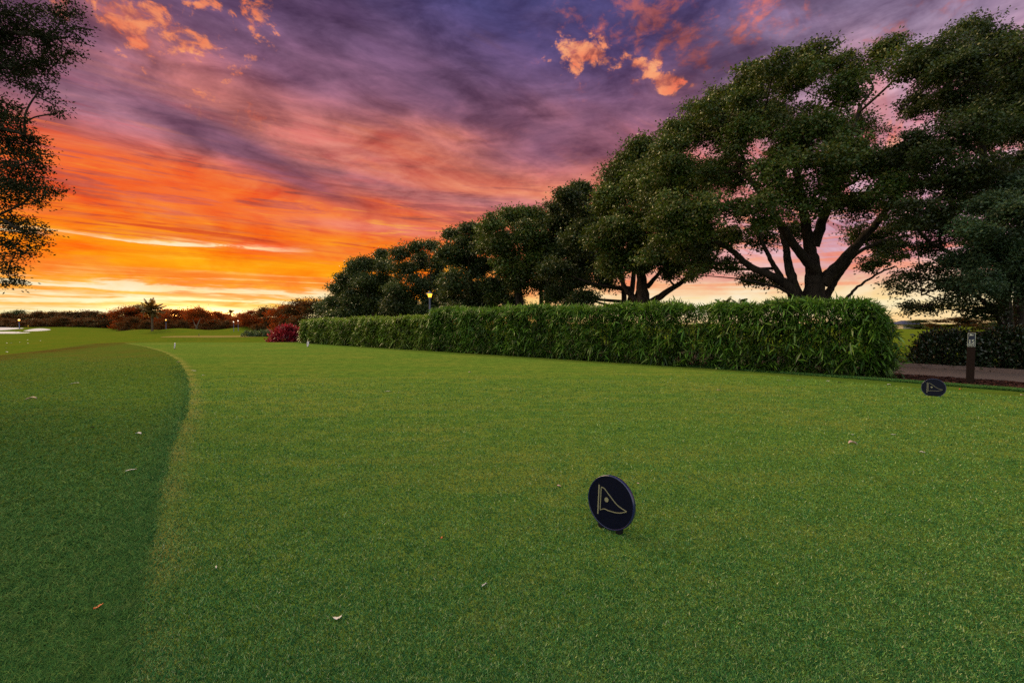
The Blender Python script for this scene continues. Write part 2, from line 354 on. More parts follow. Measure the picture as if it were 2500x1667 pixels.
# ---------------------------------------------------------------- grass materials
def grassmat(name, dark, light, dry, patch=0.5, zone=False):
    m_, g_, o = newmat(name); pos = geo_pos(g_)
    n1 = g_.noise(pos, 0.35, 4, 0.6, 0.3); n2 = g_.noise(pos, 3.5, 5, 0.65, 0.2); n3 = g_.noise(pos, 42.0, 4, 0.7); n4 = g_.noise(pos, 190.0, 3, 0.7)
    f = g_.sstep(n3*0.45 + n4*0.35 + n2*0.2, 0.36, 0.64)
    c_ = g_.mix(f, dark+(1,), light+(1,))
    c_ = g_.mix(g_.sstep(n1*0.55+n2*0.45, 0.46, 0.66)*patch, c_, dry+(1,))
    if zone:                                             # 'zone' 0: rough, 1: mown fairway; 'dryness' the worn bank
        zc = g_.mix(f, (.028,.066,.006,1), (.125,.185,.014,1))
        zc = g_.mix(g_.sstep(n1*0.5+n2*0.5, 0.42, 0.62)*0.5, zc, (.15,.135,.014,1))
        c_ = g_.mix(attr(g_, 'zone'), c_, zc)
        c_ = g_.mix(attr(g_, 'dryness')*g_.sstep(n2*0.6+n1*0.4, 0.3, 0.6), c_, (.085,.055,.012,1))
    st = g_.nt.nodes.new('ShaderNodeMapping'); st.inputs['Rotation'].default_value = (0, 0, R(42)); st.inputs['Scale'].default_value = (.25, 2.2, 1); g_.l.new(pos, st.inputs[0])
    c_ = g_.mix(g_.sstep(g_.noise(st.outputs[0], 1.0, 4, 0.6, 0.3), 0.46, 0.64)*0.2, c_, dry+(1,))
    c_ = g_.mix(attr(g_, 'rim')*0.5, c_, (.30,.24,.075,1))
    h = n3*0.5 + n4*0.5
    p = pbsdf(g_, c_, 1.0, 0.0, 0, bump(g_, h, 0.02, 1.0))
    g_.l.new(p.outputs[0], o.inputs[0]); return m_
TEEM = grassmat('tee_turf', (.030,.082,.014), (.160,.250,.034), (.24,.215,.040), 0.35)
ROUGHM = grassmat('rough_turf', (.032,.080,.012), (.120,.185,.024), (.145,.130,.024), 0.4, zone=True)
def blademat(name, cols, lo=0.55, hi=1.4):
    m_, g_, o = newmat(name)
    c_ = g_.ramp(attr(g_, 'rnd'), [(i/(len(cols)-1), tuple(x)+(1,)) for i, x in enumerate(cols)])
    pos = geo_pos(g_); n1 = g_.noise(pos, 0.35, 4, 0.6, 0.3); n2 = g_.noise(pos, 3.5, 5, 0.65, 0.2)
    n5 = g_.noise(pos, 11.0, 4, 0.65)
    c_ = g_.mix(g_.sstep(n1*0.3+n2*0.3+n5*0.4, 0.50, 0.66)*0.35, c_, (.20,.21,.075,1))
    hs = g_.nt.nodes.new('ShaderNodeHueSaturation'); g_.l.new(c_, hs.inputs['Color']); g_.put(hs.inputs['Value'], n5*(hi-lo)*1.0 + lo)
    p = pbsdf(g_, hs.outputs[0], 0.75, 0.04)
    tr = g_.nt.nodes.new('ShaderNodeBsdfTranslucent'); g_.l.new(hs.outputs[0], tr.inputs[0])
    mx = g_.nt.nodes.new('ShaderNodeMixShader'); mx.inputs[0].default_value = 0.15
    g_.l.new(p.outputs[0], mx.inputs[1]); g_.l.new(tr.outputs[0], mx.inputs[2]); g_.l.new(mx.outputs[0], o.inputs[0]); return m_
BLADE = blademat('tee_blade', [(.014,.066,.024), (.036,.148,.050), (.076,.240,.072), (.16,.330,.080), (.31,.43,.15), (.56,.56,.34)])
BLADR = blademat('rough_blade', [(.026,.092,.026), (.058,.170,.046), (.100,.235,.054), (.17,.28,.06), (.28,.32,.11)])

# ================================================================ terrain
# edge curves of the mown tee, from where they are seen in the photograph
LE = np.array([gp(*q)[:2] for q in [(205,1800),(282,1667),(316,1500),(345,1380),(396,1162),(425,1070),(458,1000),(463,954),(456,915),(437,881),(400,860),(350,846),(300,837.5)]])
RE = np.array([gp(*q)[:2] for q in [(2900,1010),(2500,970),(2160,940),(1800,910),(1400,884),(1050,862),(900,851),(760,841),(690,836.5)]])
LE[0] = (-1.75, 0.2)
def xl(y): return np.interp(y, LE[:, 1], LE[:, 0])
yr = RE[:, 1]; xr_ = RE[:, 0]
def xr(y): return np.interp(y, yr, xr_)
YEND = float(max(LE[-1, 1], RE[-1, 1]))
MOUNDS = [(-78, 106, 6, 5, 1.1), (-64, 112, 8, 6, 1.5), (-71, 102, 5, 3.5, .7), (-92, 114, 6, 5, .8), (-66, 98, 5, 3.5, .6), (-55, 95, 5, 3.5, .8), (-48, 104, 6, 5, 1.3), (-145, 138, 30, 14, 1.25), (-124, 132, 14, 9, .5), (-30, 56, 5, 4, .40)]
FT = (-41.5, 64.5, 7.6, 5.5)                            # the next tee: centre and half sizes
def H(x, y):
    x = np.asarray(x, float); y = np.asarray(y, float)
    base = -0.95*np.ones_like(x)
    e = xl(np.clip(y, 0, 31)) - x                         # metres left of the tee edge
    w = np.interp(y, [0, 10, 20, 31], [9.0, 8.5, 7.0, 1.2])
    left = np.where(e > 0, -0.012*np.clip(e, 0, None) - ss(0, 1, (e-w)/6.5)*0.95, 0)
    far = -ss(YEND+0.5, YEND+9, y)*0.95*ss(6, -12, x)
    h = np.maximum(np.minimum(left, 0) + far, -0.95 - 0*x)
    h = h - ss(120, 400, np.hypot(x, y))*0.2*(x > 0)
    h = h + 0.0*base
    for mx_, my_, rx, ry, hh in MOUNDS: h = h + hh*np.exp(-((x-mx_)/rx)**2 - ((y-my_)/ry)**2)
    q = np.hypot((x-FT[0])/FT[2], (y-FT[1])/FT[3]); h = h + (0.42)*ss(1.7, 1.05, q)
    h = h + 0.02*np.sin(x*0.5+1)*np.cos(y*0.37)*ss(2, 12, e)
    return h
def hit(px, py, dmax=400):
    d = ray(px, py); d = d/d[1]; ts = np.concatenate([np.linspace(1, 60, 1200), np.linspace(60, dmax, 6000)])
    P = np.outer(ts, d) + np.array([0, 0, CAMZ]); below = P[:, 2] < H(P[:, 0], P[:, 1])
    i = int(np.argmax(below)) if below.any() else len(ts)-1
    return np.array([P[i, 0], P[i, 1], float(H(P[i, 0], P[i, 1]))])
def on(px, depth):                                      # standing point under pixel column px at the given distance
    x = (px-CX)/FP*depth; return np.array([x, depth, float(H(x, depth))])
# polar ground sheet out to the horizon
rr = np.concatenate([[0.15], np.geomspace(0.5, 30, 150), np.geomspace(30.5, 160, 170), np.geomspace(165, 1900, 40)])
aa = np.concatenate([np.arange(-62, 62, 0.35), np.arange(62, 298, 4.0)])
AA, RR = np.meshgrid(np.radians(aa), rr)
gx, gy = np.sin(AA)*RR, np.cos(AA)*RR; gz = H(gx, gy)
nr, na = gx.shape
I = np.arange(nr-1)[:, None]*na; J = np.arange(na)[None, :]; K = (np.arange(na)[None, :]+1) % na
F = np.stack([I+J, I+na+J, I+na+K, I+K], -1).reshape(-1, 4)
e_ = xl(np.clip(gy, 0, 31)) - gx; w_ = np.interp(gy, [0, 10, 20, 31], [9.0, 8.5, 7.0, 1.2])
zone = np.where((e_ > w_+2.0) | (gy > YEND+4), 1.0, 0.0); zone = np.where((gx > 9) & (gy > 12), 0.9, zone)
dryn = np.exp(-((e_-w_-0.2)/1.6)**2)*(gy < 33)*(gy > 6)*0.8 + 0.35*ss(9, 22, gy)*(e_ > 0)*(e_ < w_)
tag(mesh('ground', np.stack([gx, gy, gz], -1).reshape(-1, 3), F, ROUGHM, attrs={'zone': zone.ravel(), 'dryness': dryn.ravel()}, smooth=True), 'rolling golf course turf, rough beside the tee and mown fairway beyond', 'ground', kind='structure')
# the mown tee
ys = np.concatenate([np.linspace(0.2, 12, 90), np.linspace(12.2, YEND, 80)])
L_ = xl(ys); R_ = np.minimum(xr(ys), 40)
L_ = np.where(ys > LE[-1, 1], LE[-1, 0] + (ys-LE[-1, 1])**0.5*3.5, L_)
cols = np.linspace(0, 1, 70)**2.2
wob = 0.03*np.sin(ys*5.1) + 0.02*np.sin(ys*11.3+1)
tx = (L_+wob)[:, None]*(1-cols) + (R_+wob)[:, None]*cols; ty = np.repeat(ys[:, None], 70, 1)
tz = H(tx, ty) + 0.006
I = np.arange(len(ys)-1)[:, None]*70; J = np.arange(69)[None, :]
TF = np.stack([I+J, I+J+1, I+71+J, I+70+J], -1).reshape(-1, 4)
tag(mesh('tee_ground', np.stack([tx, ty, tz], -1).reshape(-1, 3), TF, TEEM, smooth=True, attrs={'rim': (np.exp(-((cols[None, :]*(R_-L_)[:, None]-.08)/.15)**2)*(0.35+0.65*np.sin(ys*3.1)[:, None]**2)).ravel()}), 'closely mown tee turf filling the foreground', 'tee', kind='structure')
# the next tee, further down the hole
th = np.linspace(0, 2*math.pi, 61)[:-1]; V = []; 
for q in (0.001, .25, .5, .75, 1.0):
    X_ = FT[0]+FT[2]*q*np.cos(th)*(1+0.05*np.sin(3*th)); Y_ = FT[1]+FT[3]*q*np.sin(th); V.append(np.stack([X_, Y_, H(X_, Y_)+0.02], -1))
V = np.vstack(V); F = np.array([[l*60+i, l*60+(i+1) % 60, (l+1)*60+(i+1) % 60, (l+1)*60+i] for l in range(4) for i in range(60)])
TEE2 = grassmat('far_tee_turf', (.12,.11,.03), (.26,.21,.06), (.30,.22,.08), 0.5)
tag(mesh('far_tee_ground', V, F, TEE2, smooth=True), 'small tan tee beyond the end of the near tee', 'tee', kind='structure')

# ---------------------------------------------------------------- bunkers, path, mulch
SAND = plain('bunker_sand', (.50,.49,.56), 0.95, 0.1, var=0.12, sc=0.8)
def drape(name, pts, mat, lift, label, cat, dens=10):
    P = np.array(pts)[:, :2]; P = np.vstack([P, P[:1]]); C = bez(np.hstack([P, np.zeros((len(P), 1))]), dens)[:-1, :2]
    c0 = C.mean(0); n = len(C); V = []
    for q in (0.001, .3, .6, .85, 1.0):
        Q = c0+(C-c0)*q; V.append(np.stack([Q[:, 0], Q[:, 1], H(Q[:, 0], Q[:, 1])+lift], -1))
    F = [[l*n+i, l*n+(i+1) % n, (l+1)*n+(i+1) % n, (l+1)*n+i] for l in range(4) for i in range(n)]
    return tag(mesh(name, np.vstack(V), np.array(F), mat, smooth=True), label, cat, kind='structure')
def pxs(l): return [hit(*q) for q in l]
drape('sand_bunker', pxs([(-60,802),(0,799.5),(30,800),(58,801.6),(30,804.5),(0,806.5),(-50,808)]), SAND, 0.03, 'pale sand bunker at the left edge, farthest of three', 'bunker')
drape('sand_bunker', pxs([(56,808),(75,804),(97,801.8),(124,805),(95,808.3),(70,808.8)]), SAND, 0.03, 'pale sand bunker on the mound, rightmost of three', 'bunker')
drape('sand_bunker', pxs([(-60,811),(0,809.8),(40,810),(66,811),(73,812.3),(45,814.3),(0,814.6),(-60,815)]), SAND, 0.03, 'pale sand bunker at the left edge, nearest of three', 'bunker')
NE = [gp(*q)[:2] for q in [(2178,914),(2357,929),(2500,941)]]; FE = [gp(*q)[:2] for q in [(2178,894.5),(2357,904.5),(2500,914.5)]]
ext = lambda l, k_: [l[0]+(l[0]-l[1])*k_]
def widen(l, far):
    a = [np.array([l[0][0]-9.0, l[0][1]+8.6]), np.array([l[0][0]-3.0, l[0][1]+3.2])]
    b = [l[-1]+(l[-1]-l[-2])*2.0, l[-1]+(l[-1]-l[-2])*4.5]
    return a + l + b
PN = bez([(*p, 0) for p in widen(NE, 0)], 8)[:, :2]; PF = bez([(*p, 0) for p in widen(FE, 1)], 8)[:, :2]
def strip(name, A, B, z, mat, label, cat, n=6):
    V = []; 
    for q in np.linspace(0, 1, n+1):
        Q = A*(1-q)+B*q; V.append(np.stack([Q[:, 0], Q[:, 1], H(Q[:, 0], Q[:, 1])+z], -1))
    m_ = len(A); F = [[l*m_+i, l*m_+i+1, (l+1)*m_+i+1, (l+1)*m_+i] for l in range(n) for i in range(m_-1)]
    return tag(mesh(name, np.vstack(V), np.array(F), mat), label, cat, kind='structure')
CONC = plain('path_concrete', (.13,.090,.082), 0.85, 0.3, var=0.3, sc=3.0, bd=0.002)
KERBM = plain('kerb_concrete', (.15,.105,.095), 0.9, 0.3, var=0.35, sc=9.0, bd=0.004)
MULCH = plain('mulch', (.035,.012,.008), 0.95, 0.2, var=0.8, sc=45.0, bd=0.03)
strip('cart_path', PN, PF, 0.016, CONC, 'grey brown concrete cart path behind the hedge end', 'path')
nrm = PF-PN; nrm /= np.linalg.norm(nrm, axis=1)[:, None]
kb = MB()
A0, A1 = PF, PF+nrm*0.14
m_ = len(A0); V = [(*p, 0.0) for p in A0]+[(*p, 0.11) for p in A0+nrm*0.015]+[(*p, 0.12) for p in A1]+[(*p, 0.0) for p in A1]
kb.add(V, [(l*m_+i, l*m_+i+1, (l+1)*m_+i+1, (l+1)*m_+i) for l in range(3) for i in range(m_-1)])
tag(kb.build('path_kerb', KERBM), 'low concrete kerb along the far side of the cart path', 'kerb', kind='structure')
# mulch beds: one each side of the path
HG = np.array([gp(*q)[:2] for q in [(2700,975),(2500,953),(2357,942),(2178,928),(1800,901),(1400,872),(1050,852),(860,842),(735,834.5)]])[::-1]
HGc = bez([(*p, 0) for p in HG], 6)[:, :2]
hdir = HG[-1]-HG[0]; hdir = hdir/np.linalg.norm(hdir); hn = np.array([-hdir[1], hdir[0]]); hn = hn if hn[1] > 0 else -hn
strip('mulch_bed', HGc - hn*0.02, HGc + hn*1.9, 0.010, MULCH, 'dark red brown mulch bed under the bamboo hedge and beside the path', 'mulch bed')
strip('mulch_bed', PF + nrm*0.14, PF + nrm*2.6, 0.022, MULCH, 'dark mulch bed under the dark shrub hedge behind the path', 'mulch bed')

# ================================================================ grass blades (nobody could count them)
def blades(name, x, y, hgt, wid, lean, mat, label, seed=1, lift=0.0):
    r = np.random.default_rng(seed); n = len(x)
    z = H(x, y) + lift; a = r.uniform(0, 2*np.pi, n); b = r.uniform(0, 2*np.pi, n)
    ln = lean*r.uniform(0.2, 1.3, n)*hgt
    h = hgt*r.uniform(0.55, 1.25, n); w = wid*r.uniform(0.6, 1.2, n)*0.5
    P = np.stack([x, y, z], -1)
    sx, sy = np.cos(a)*w, np.sin(a)*w
    v0 = P + np.stack([-sx, -sy, 0*z], -1); v1 = P + np.stack([sx, sy, 0*z], -1)
    v2 = P + np.stack([np.cos(b)*ln, np.sin(b)*ln, h], -1)
    V = np.stack([v0, v1, v2], 1).reshape(-1, 3); F = np.arange(3*n).reshape(-1, 3)
    return tag(mesh(name, V, F, mat, attrs={'rnd': np.repeat(r.beta(0.9, 1.7, n), 3)}), label, 'grass', kind='stuff')
N = 980000
y = 1/RNG.uniform(1/13.0, 1/1.15, N); x = y*RNG.uniform(-1.3, 1.3, N)
e = xl(y)-x; ok = (e < 0.05+RNG.normal(0, .05, N)) & (x < xr(y)-0.05) & (RNG.uniform(0, 1, N) < 1-ss(8, 13, y))
x, y = x[ok], y[ok]
blades('tee_grass', x, y, 0.012+0.0015*y, 0.0038+0.0013*y, 1.3, BLADE, 'short cropped grass of the tee', 3)
N = 520000
y = 1/RNG.uniform(1/21.0, 1/1.15, N); x = y*RNG.uniform(-1.35, 0.1, N)
e = xl(y)-x; ok = (e > -0.03+RNG.normal(0, .035, N)) & (RNG.uniform(0, 1, N) < 1-ss(15, 20.5, y))
x, y = x[ok], y[ok]
blades('rough_grass', x, y, 0.017+0.0004*y, 0.0045+0.0009*y, 2.2, BLADR, 'longer dark grass of the rough left of the tee', 4)
N = 26000
y = 1/RNG.uniform(1/14.0, 1/1.15, N); x = xl(y)-np.abs(RNG.normal(0, .10+.012*y, N))+.02
blades('edge_grass', x, y, 0.021+0.0005*y, 0.0040+0.0008*y, 2.0, BLADR, 'ragged longer grass along the mowing edge of the tee', 6)
# collar of longer grass between tee and mulch
N = 90000
tt = RNG.uniform(0, 1, N)**0.6; ii = tt*(len(HGc)-1); i0 = ii.astype(int).clip(0, len(HGc)-2); fr = (ii-i0)[:, None]
P = HGc[i0]*(1-fr)+HGc[i0+1]*fr; wd = np.interp(P[:, 1], [6, 10, 30], [.40, .34, .5])
P = P - hn*(RNG.uniform(-0.04, 1.0, N)*wd)[:, None]
blades('collar_grass', P[:, 0], P[:, 1], 0.034+0.0012*P[:, 1], 0.005+0.0012*P[:, 1], 1.0, BLADR, 'strip of longer grass between the tee and the hedge bed', 5)
# mulch chips
N = 9000
Q = np.concatenate([HGc[len(HGc)-24:]]); ii = RNG.uniform(0, len(Q)-1.001, N); i0 = ii.astype(int); fr = (ii-i0)[:, None]
P = Q[i0]*(1-fr)+Q[i0+1]*fr + hn*RNG.uniform(0, 1.6, N)[:, None]
a = RNG.uniform(0, 6.28, N); ln = RNG.uniform(.012, .04, N); dx = np.stack([np.cos(a)*ln, np.sin(a)*ln, RNG.uniform(-.3, .3, N)*ln], -1)
wx = np.stack([-np.sin(a)*ln*.3, np.cos(a)*ln*.3, RNG.uniform(-.2, .2, N)*ln], -1); c0 = np.stack([P[:, 0], P[:, 1], 0.02+RNG.uniform(0, .015, N)], -1)
CHIP = leafmat('mulch_chip', [(.012,.005,.004), (.05,.016,.010), (.11,.035,.02), (.22,.09,.055)], (1, 1), 0.8, 0.2, 0.0)
tag(mesh('mulch_chips', np.stack([c0-dx-wx, c0+dx-wx, c0+dx+wx, c0-dx+wx], 1).reshape(-1, 3), np.arange(4*N).reshape(-1, 4), CHIP, attrs={'rnd': np.repeat(RNG.beta(1.3, 3, N), 4), 'tone': np.full(4*N, .5)}), 'loose red brown bark chips beside the cart path', 'mulch', kind='stuff')

# ================================================================ trees
def unit(v): return v/(np.linalg.norm(v, axis=-1, keepdims=True)+1e-9)
def leaf_quads(P, D, Lh, Wd, r):
    n = len(P); U = unit(D); A = unit(np.cross(U, r.normal(size=(n, 3)))); L = (Lh*r.uniform(0.7, 1.25, n))[:, None]; Wv = (Wd*r.uniform(0.7, 1.2, n))[:, None]
    Nn = np.cross(U, A)
    v = [P, P+U*L*0.45+A*Wv*0.5+Nn*Wv*0.15, P+U*L, P+U*L*0.45-A*Wv*0.5+Nn*Wv*0.15]
    return np.stack(v, 1).reshape(-1, 3)
def foliage(clusters, nleaf, ll, lw, r, clump=0.26, flat=0.85, shell=0.75, per=55, droop=0.2):
    """clusters: rows of x y z r. Leaves sit in many small sprays spread over each cluster"""
    C = np.array(clusters, float); wgt = C[:, 3]**2; ctr, ten, rad = [], [], []; tot = nleaf/per
    for (cx_, cy_, cz_, cr_), w_ in zip(C, wgt/wgt.sum()):
        nlob = 7; ld = unit(r.normal(size=(nlob, 3)) + np.array([0, 0, .25])); lc = np.array([cx_, cy_, cz_]) + ld*cr_*0.58*np.array([1, 1, flat])
        lr = cr_*r.uniform(.36, .62, nlob); lt = r.uniform(.05, .95, nlob); kk = max(1, int(tot*w_/nlob)); base_t = r.uniform(-.15, .15)
        for j in range(nlob):
            d = unit(r.normal(size=(kk, 3)) + np.array([0, 0, .25])); q = lr[j]*(shell*r.uniform(.45, 1.0, kk) + (1-shell)*r.uniform(0, 1, kk) + np.abs(r.normal(0, .27, kk)))
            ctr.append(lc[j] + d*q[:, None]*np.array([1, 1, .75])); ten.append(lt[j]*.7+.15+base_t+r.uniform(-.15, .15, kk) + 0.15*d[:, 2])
    ctr = np.vstack(ctr); ten = np.concatenate(ten).clip(0, 1); m_ = len(ctr)
    idx = r.integers(0, m_, nleaf); s = clump*r.uniform(0.45, 1.7, m_)
    off = r.normal(size=(nleaf, 3))*s[idx][:, None]*np.array([1, 1, 0.5])
    P = ctr[idx]+off; D = unit(off)*.5 + np.array([0, 0, -droop]) + r.normal(size=(nleaf, 3))*np.array([.7, .7, .45])
    V = leaf_quads(P, D, ll, lw, r)
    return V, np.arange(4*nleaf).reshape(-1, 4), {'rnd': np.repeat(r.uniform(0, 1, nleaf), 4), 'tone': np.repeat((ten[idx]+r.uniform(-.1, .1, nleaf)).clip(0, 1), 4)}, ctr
def join_tubes(tl):
    V, F, o = [], [], 0
    for v, f in tl: V.append(v); F.append(f+o); o += len(v)
    return np.vstack(V), np.vstack(F)
def tree(name, label, base, clusters, nleaf, ll, lw, mat, trunk=0.35, fork=0.25, limbs=None, seed=0, bk=None, clump=0.26, flat=0.85,
         per=55, stems=1, twigs=True, cat='tree', group=None, shell=0.75, droop=0.2, crowns=None):
    r = np.random.default_rng(seed); base = np.array(base, float); C = np.array(clusters, float); C[:, :3] -= base
    T = thing(name, label, cat, base, group=group)
    V, F, at_, ctr = foliage(C, nleaf, ll, lw, r, clump, flat, shell, per, droop)
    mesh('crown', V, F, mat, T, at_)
    top = (C[:, 2]+C[:, 3]).max(); tl = []
    if limbs is not None:
        nodes = []
        for pts, r0, r1 in limbs:
            P = bez(np.array(pts, float)-base, 6); P[1:-1] += r.normal(size=P[1:-1].shape)*0.012
            rad = r0*(r1/r0)**(np.linspace(0, 1, len(P))**.8); tl.append(tube_np(P, rad, 9)); nodes.append(np.hstack([P, rad[:, None]]))
    else:
        nodes = []; fz = top*fork
        for s in range(stems):
            a = r.uniform(0, 6.28); q = (0.5 if stems > 1 else 0.1)*trunk*2
            bx_ = np.array([math.cos(a)*q, math.sin(a)*q, -0.1])
            m0 = np.array([bx_[0]*1.6+r.normal()*0.1, bx_[1]*1.6+r.normal()*0.1, fz*0.6]); m1 = m0 + np.array([bx_[0]*1.5+r.normal()*0.3, bx_[1]*1.5+r.normal()*0.3, fz*0.6])
            P = bez([bx_, m0, m1, m1*1.0+np.array([r.normal()*.3, r.normal()*.3, top*0.28])], 6)
            rad = np.linspace(trunk/(1 if stems == 1 else 1.5), trunk*0.35/(1 if stems == 1 else 1.3), len(P)); rad[0] *= 1.35
            tl.append(tube_np(P, rad, 9)); nodes.append(np.hstack([P[3:], rad[3:, None]]))
    # limbs to every cluster from the nearest sensible node below it
    for c_ in C:
        Nn = np.vstack(nodes); d = c_[:3]-Nn[:, :3]; dist = np.linalg.norm(d, axis=1)
        cost = dist + 2.5*np.clip(0.15*dist - d[:, 2], 0, None); j = int(np.argmin(cost)); p0 = Nn[j, :3]; r0 = min(Nn[j, 3]*0.7, 0.02+0.028*dist[j]+0.015*trunk)
        if dist[j] < 0.3: continue
        mid = p0*0.5+c_[:3]*0.5 + np.array([r.normal(), r.normal(), -abs(r.normal())*0.5])*dist[j]*0.10
        P = bez([p0, mid, c_[:3]], 6); rad = np.linspace(r0, max(0.012, r0*0.3), len(P)); tl.append(tube_np(P, rad, 6)); nodes.append(np.hstack([P[2:], rad[2:, None]]))
    if twigs:
        Nn = np.vstack(nodes); k_ = min(len(ctr), 420); sel = r.choice(len(ctr), k_, replace=False)
        for s in sel:
            p = ctr[s]; d = np.linalg.norm(Nn[:, :3]-p, axis=1); j = int(np.argmin(d)); q = Nn[j, :3]
            if d[j] > 3.0*max(1, trunk*3): continue
            m0 = (p+q)/2+r.normal(size=3)*0.1*d[j]; tl.append(tube_np([q, m0, p], [min(0.022, Nn[j, 3]*.6), 0.013, 0.006], 4))
    V, F = join_tubes(tl); mesh('trunk', V, F, bk or BARK, T, smooth=True)
    return T
def cl(lst, depth, jit=0.0, r=None, mul=1.0):
    """crown clusters given where they are seen (px, py, radius in px) and how far off"""
    out = []
    for q in lst:
        px, py, rp_ = q[:3]; dd = depth + (q[3] if len(q) > 3 else (r.uniform(-jit, jit) if r is not None else 0))
        p = atd(px, py, dd); out.append([*p, rp_*mul*dd/FP])
    return out
r1 = np.random.default_rng(101)
def fill(L, n, rad, seed, near=135):
    r = np.random.default_rng(seed); out = []
    while len(out) < n:
        a, b = r.integers(0, len(L), 2); a, b = L[a], L[b]; d = math.hypot(a[0]-b[0], a[1]-b[1])
        if 60 < d < near: q = r.uniform(.35, .65); out.append((a[0]*q+b[0]*(1-q), a[1]*q+b[1]*(1-q), rad*r.uniform(.75, 1.2)))
    return list(L)+out
def lp(l, depth, w): return [[atd(px, py, depth+dd) for px, py, dd in l], w[0], w[1]]
# the big spreading oak
D1 = 17.0; b1 = on(1985, D1)
L1 = [(1890,168,56),(1985,150,50),(2060,170,50),(2150,150,56),(2215,160,50),(1825,205,52),(1770,240,48),(1725,270,44),(1930,210,60),(2050,230,60),(1845,260,60),
      (1700,280,38),(1640,330,42),(1650,350,60),(1730,330,60),(1800,340,65,-2),(1900,320,65,1),(1990,330,70,-2.5),(2090,330,60,1),(1595,410,42),(1620,430,60),(1700,430,65),(1790,430,60,1.5),
      (1900,420,70,-3),(2010,410,75,-3.4),(2100,420,65,-2),(1600,490,46),(1650,520,62,-2),(1740,520,70,-2.6),(1840,520,70,-3),(1950,500,60,-2.5),(2060,500,60,-1.5),(2190,390,46),(2180,480,60),
      (1620,560,46,-1.5),(1690,580,48,-2),(1780,590,45,-1),(1860,585,36,1.5),(1940,570,34,2),(2090,570,34,1.5),(2150,590,40,1),(2200,560,40,1),(1640,640,34),(1590,620,34)]
L1s = [(1720,640,34),(1660,610,34),(1780,650,30),(1840,690,32),(2120,650,30),(2180,620,34),(1900,700,22),(1690,670,26)]
lim1 = [lp([(1987,745,0),(1987,690,0),(1983,640,0),(1972,580,0),(1962,520,-.3),(1950,440,-.6),(1930,330,-.5)], D1, (.46,.09)),
    lp([(1955,742,.1),(1938,700,.1),(1925,650,.2),(1918,600,.3),(1900,540,.6)], D1, (.28,.09)),
    lp([(1948,742,-.2),(1925,700,-.3),(1880,672,-.5),(1830,650,-.8),(1785,612,-1),(1730,582,-1.3),(1680,560,-1.5)], D1, (.26,.06)),
    lp([(1950,735,.2),(1915,690,.4),(1885,640,.6),(1865,600,.8),(1850,560,1)], D1, (.14,.06)),
    lp([(1990,660,-.2),(1940,600,-.6),(1890,520,-.8),(1840,450,-1),(1790,380,-.6)], D1, (.20,.07)),
    lp([(2005,690,0),(2045,650,-.2),(2090,600,-.4),(2140,545,-.5),(2180,490,-.6),(2240,430,-.6)], D1, (.27,.08)),
    lp([(2008,742,.2),(2030,700,.3),(2058,660,.4),(2090,620,.5),(2150,590,.6),(2215,575,.8)], D1, (.17,.05)),
    lp([(2060,735,-.4),(2095,700,-.4),(2135,672,-.5),(2185,650,-.6)], D1, (.06,.03)),
    lp([(1985,600,0),(2015,520,-.3),(2050,440,-.6),(2075,350,-.5),(2100,260,-.3)], D1, (.22,.07)),
    lp([(1940,725,-.3),(1900,702,-.6),(1850,690,-.8),(1800,680,-1)], D1, (.08,.03))]
tree('oak_tree', 'largest spreading oak, thick forked trunk rising behind the near hedge', b1, cl(fill(L1, 34, 40, 5), D1, 3.2, np.random.default_rng(3), .95)+cl(L1s, D1, 1.5, r1), 225000, .10, .056, OAK, trunk=.45, limbs=lim1, seed=11, clump=.125, per=44)
# the tall tree at the right edge
D0 = 13.5; b0 = on(2462, D0)
L0 = [(2365,80,52),(2315,120,46),(2430,120,60),(2490,150,60),(2260,180,50),(2340,190,65),(2420,220,75),(2500,240,75),(2230,260,55),(2300,280,65),(2380,300,75,-1.5),(2460,330,75),(2540,300,80),
      (2220,350,52),(2300,370,65,-1),(2380,400,70,-1.5),(2460,430,75),(2240,440,55),(2320,470,65),(2400,500,70),(2480,520,75),(2230,530,50),(2300,560,55),(2560,200,80),(2570,420,90),(2620,300,100),(2640,520,100),(2600,620,80),(2420,590,50,1.5)]
L0s = [(2260,610,34),(2200,600,28),(2230,670,34),(2190,700,28),(2280,700,34),(2330,740,34),(2260,750,30),(2220,755,24),(2380,760,34),(2430,740,36),(2310,650,36),(2370,680,36)]
lim0 = [lp([(2468,920,0),(2462,860,0),(2455,790,0),(2452,730,0),(2440,640,0),(2420,520,-.2),(2400,380,-.2),(2380,240,0)], D0, (.27,.08)),
    lp([(2500,910,.2),(2492,830,.2),(2488,750,.3),(2500,650,.5),(2520,520,.5),(2530,380,.4)], D0, (.22,.08)),
    lp([(2455,800,0),(2420,750,-.3),(2370,715,-.5),(2310,700,-.6),(2250,720,-.8)], D0, (.10,.025)),
    lp([(2455,740,0),(2400,680,.3),(2340,630,.4),(2270,590,.3),(2225,540,0)], D0, (.12,.04))]
tree('oak_tree', 'tall dark tree at the right edge, its crown the highest', b0, cl(fill(L0, 22, 46, 6), D0, 2.0, np.random.default_rng(4), 1.0)+cl(L0s, D0, 1.0, r1), 215000, .082, .046, OAKD, trunk=.27, limbs=lim0, seed=12, clump=.105, per=44)
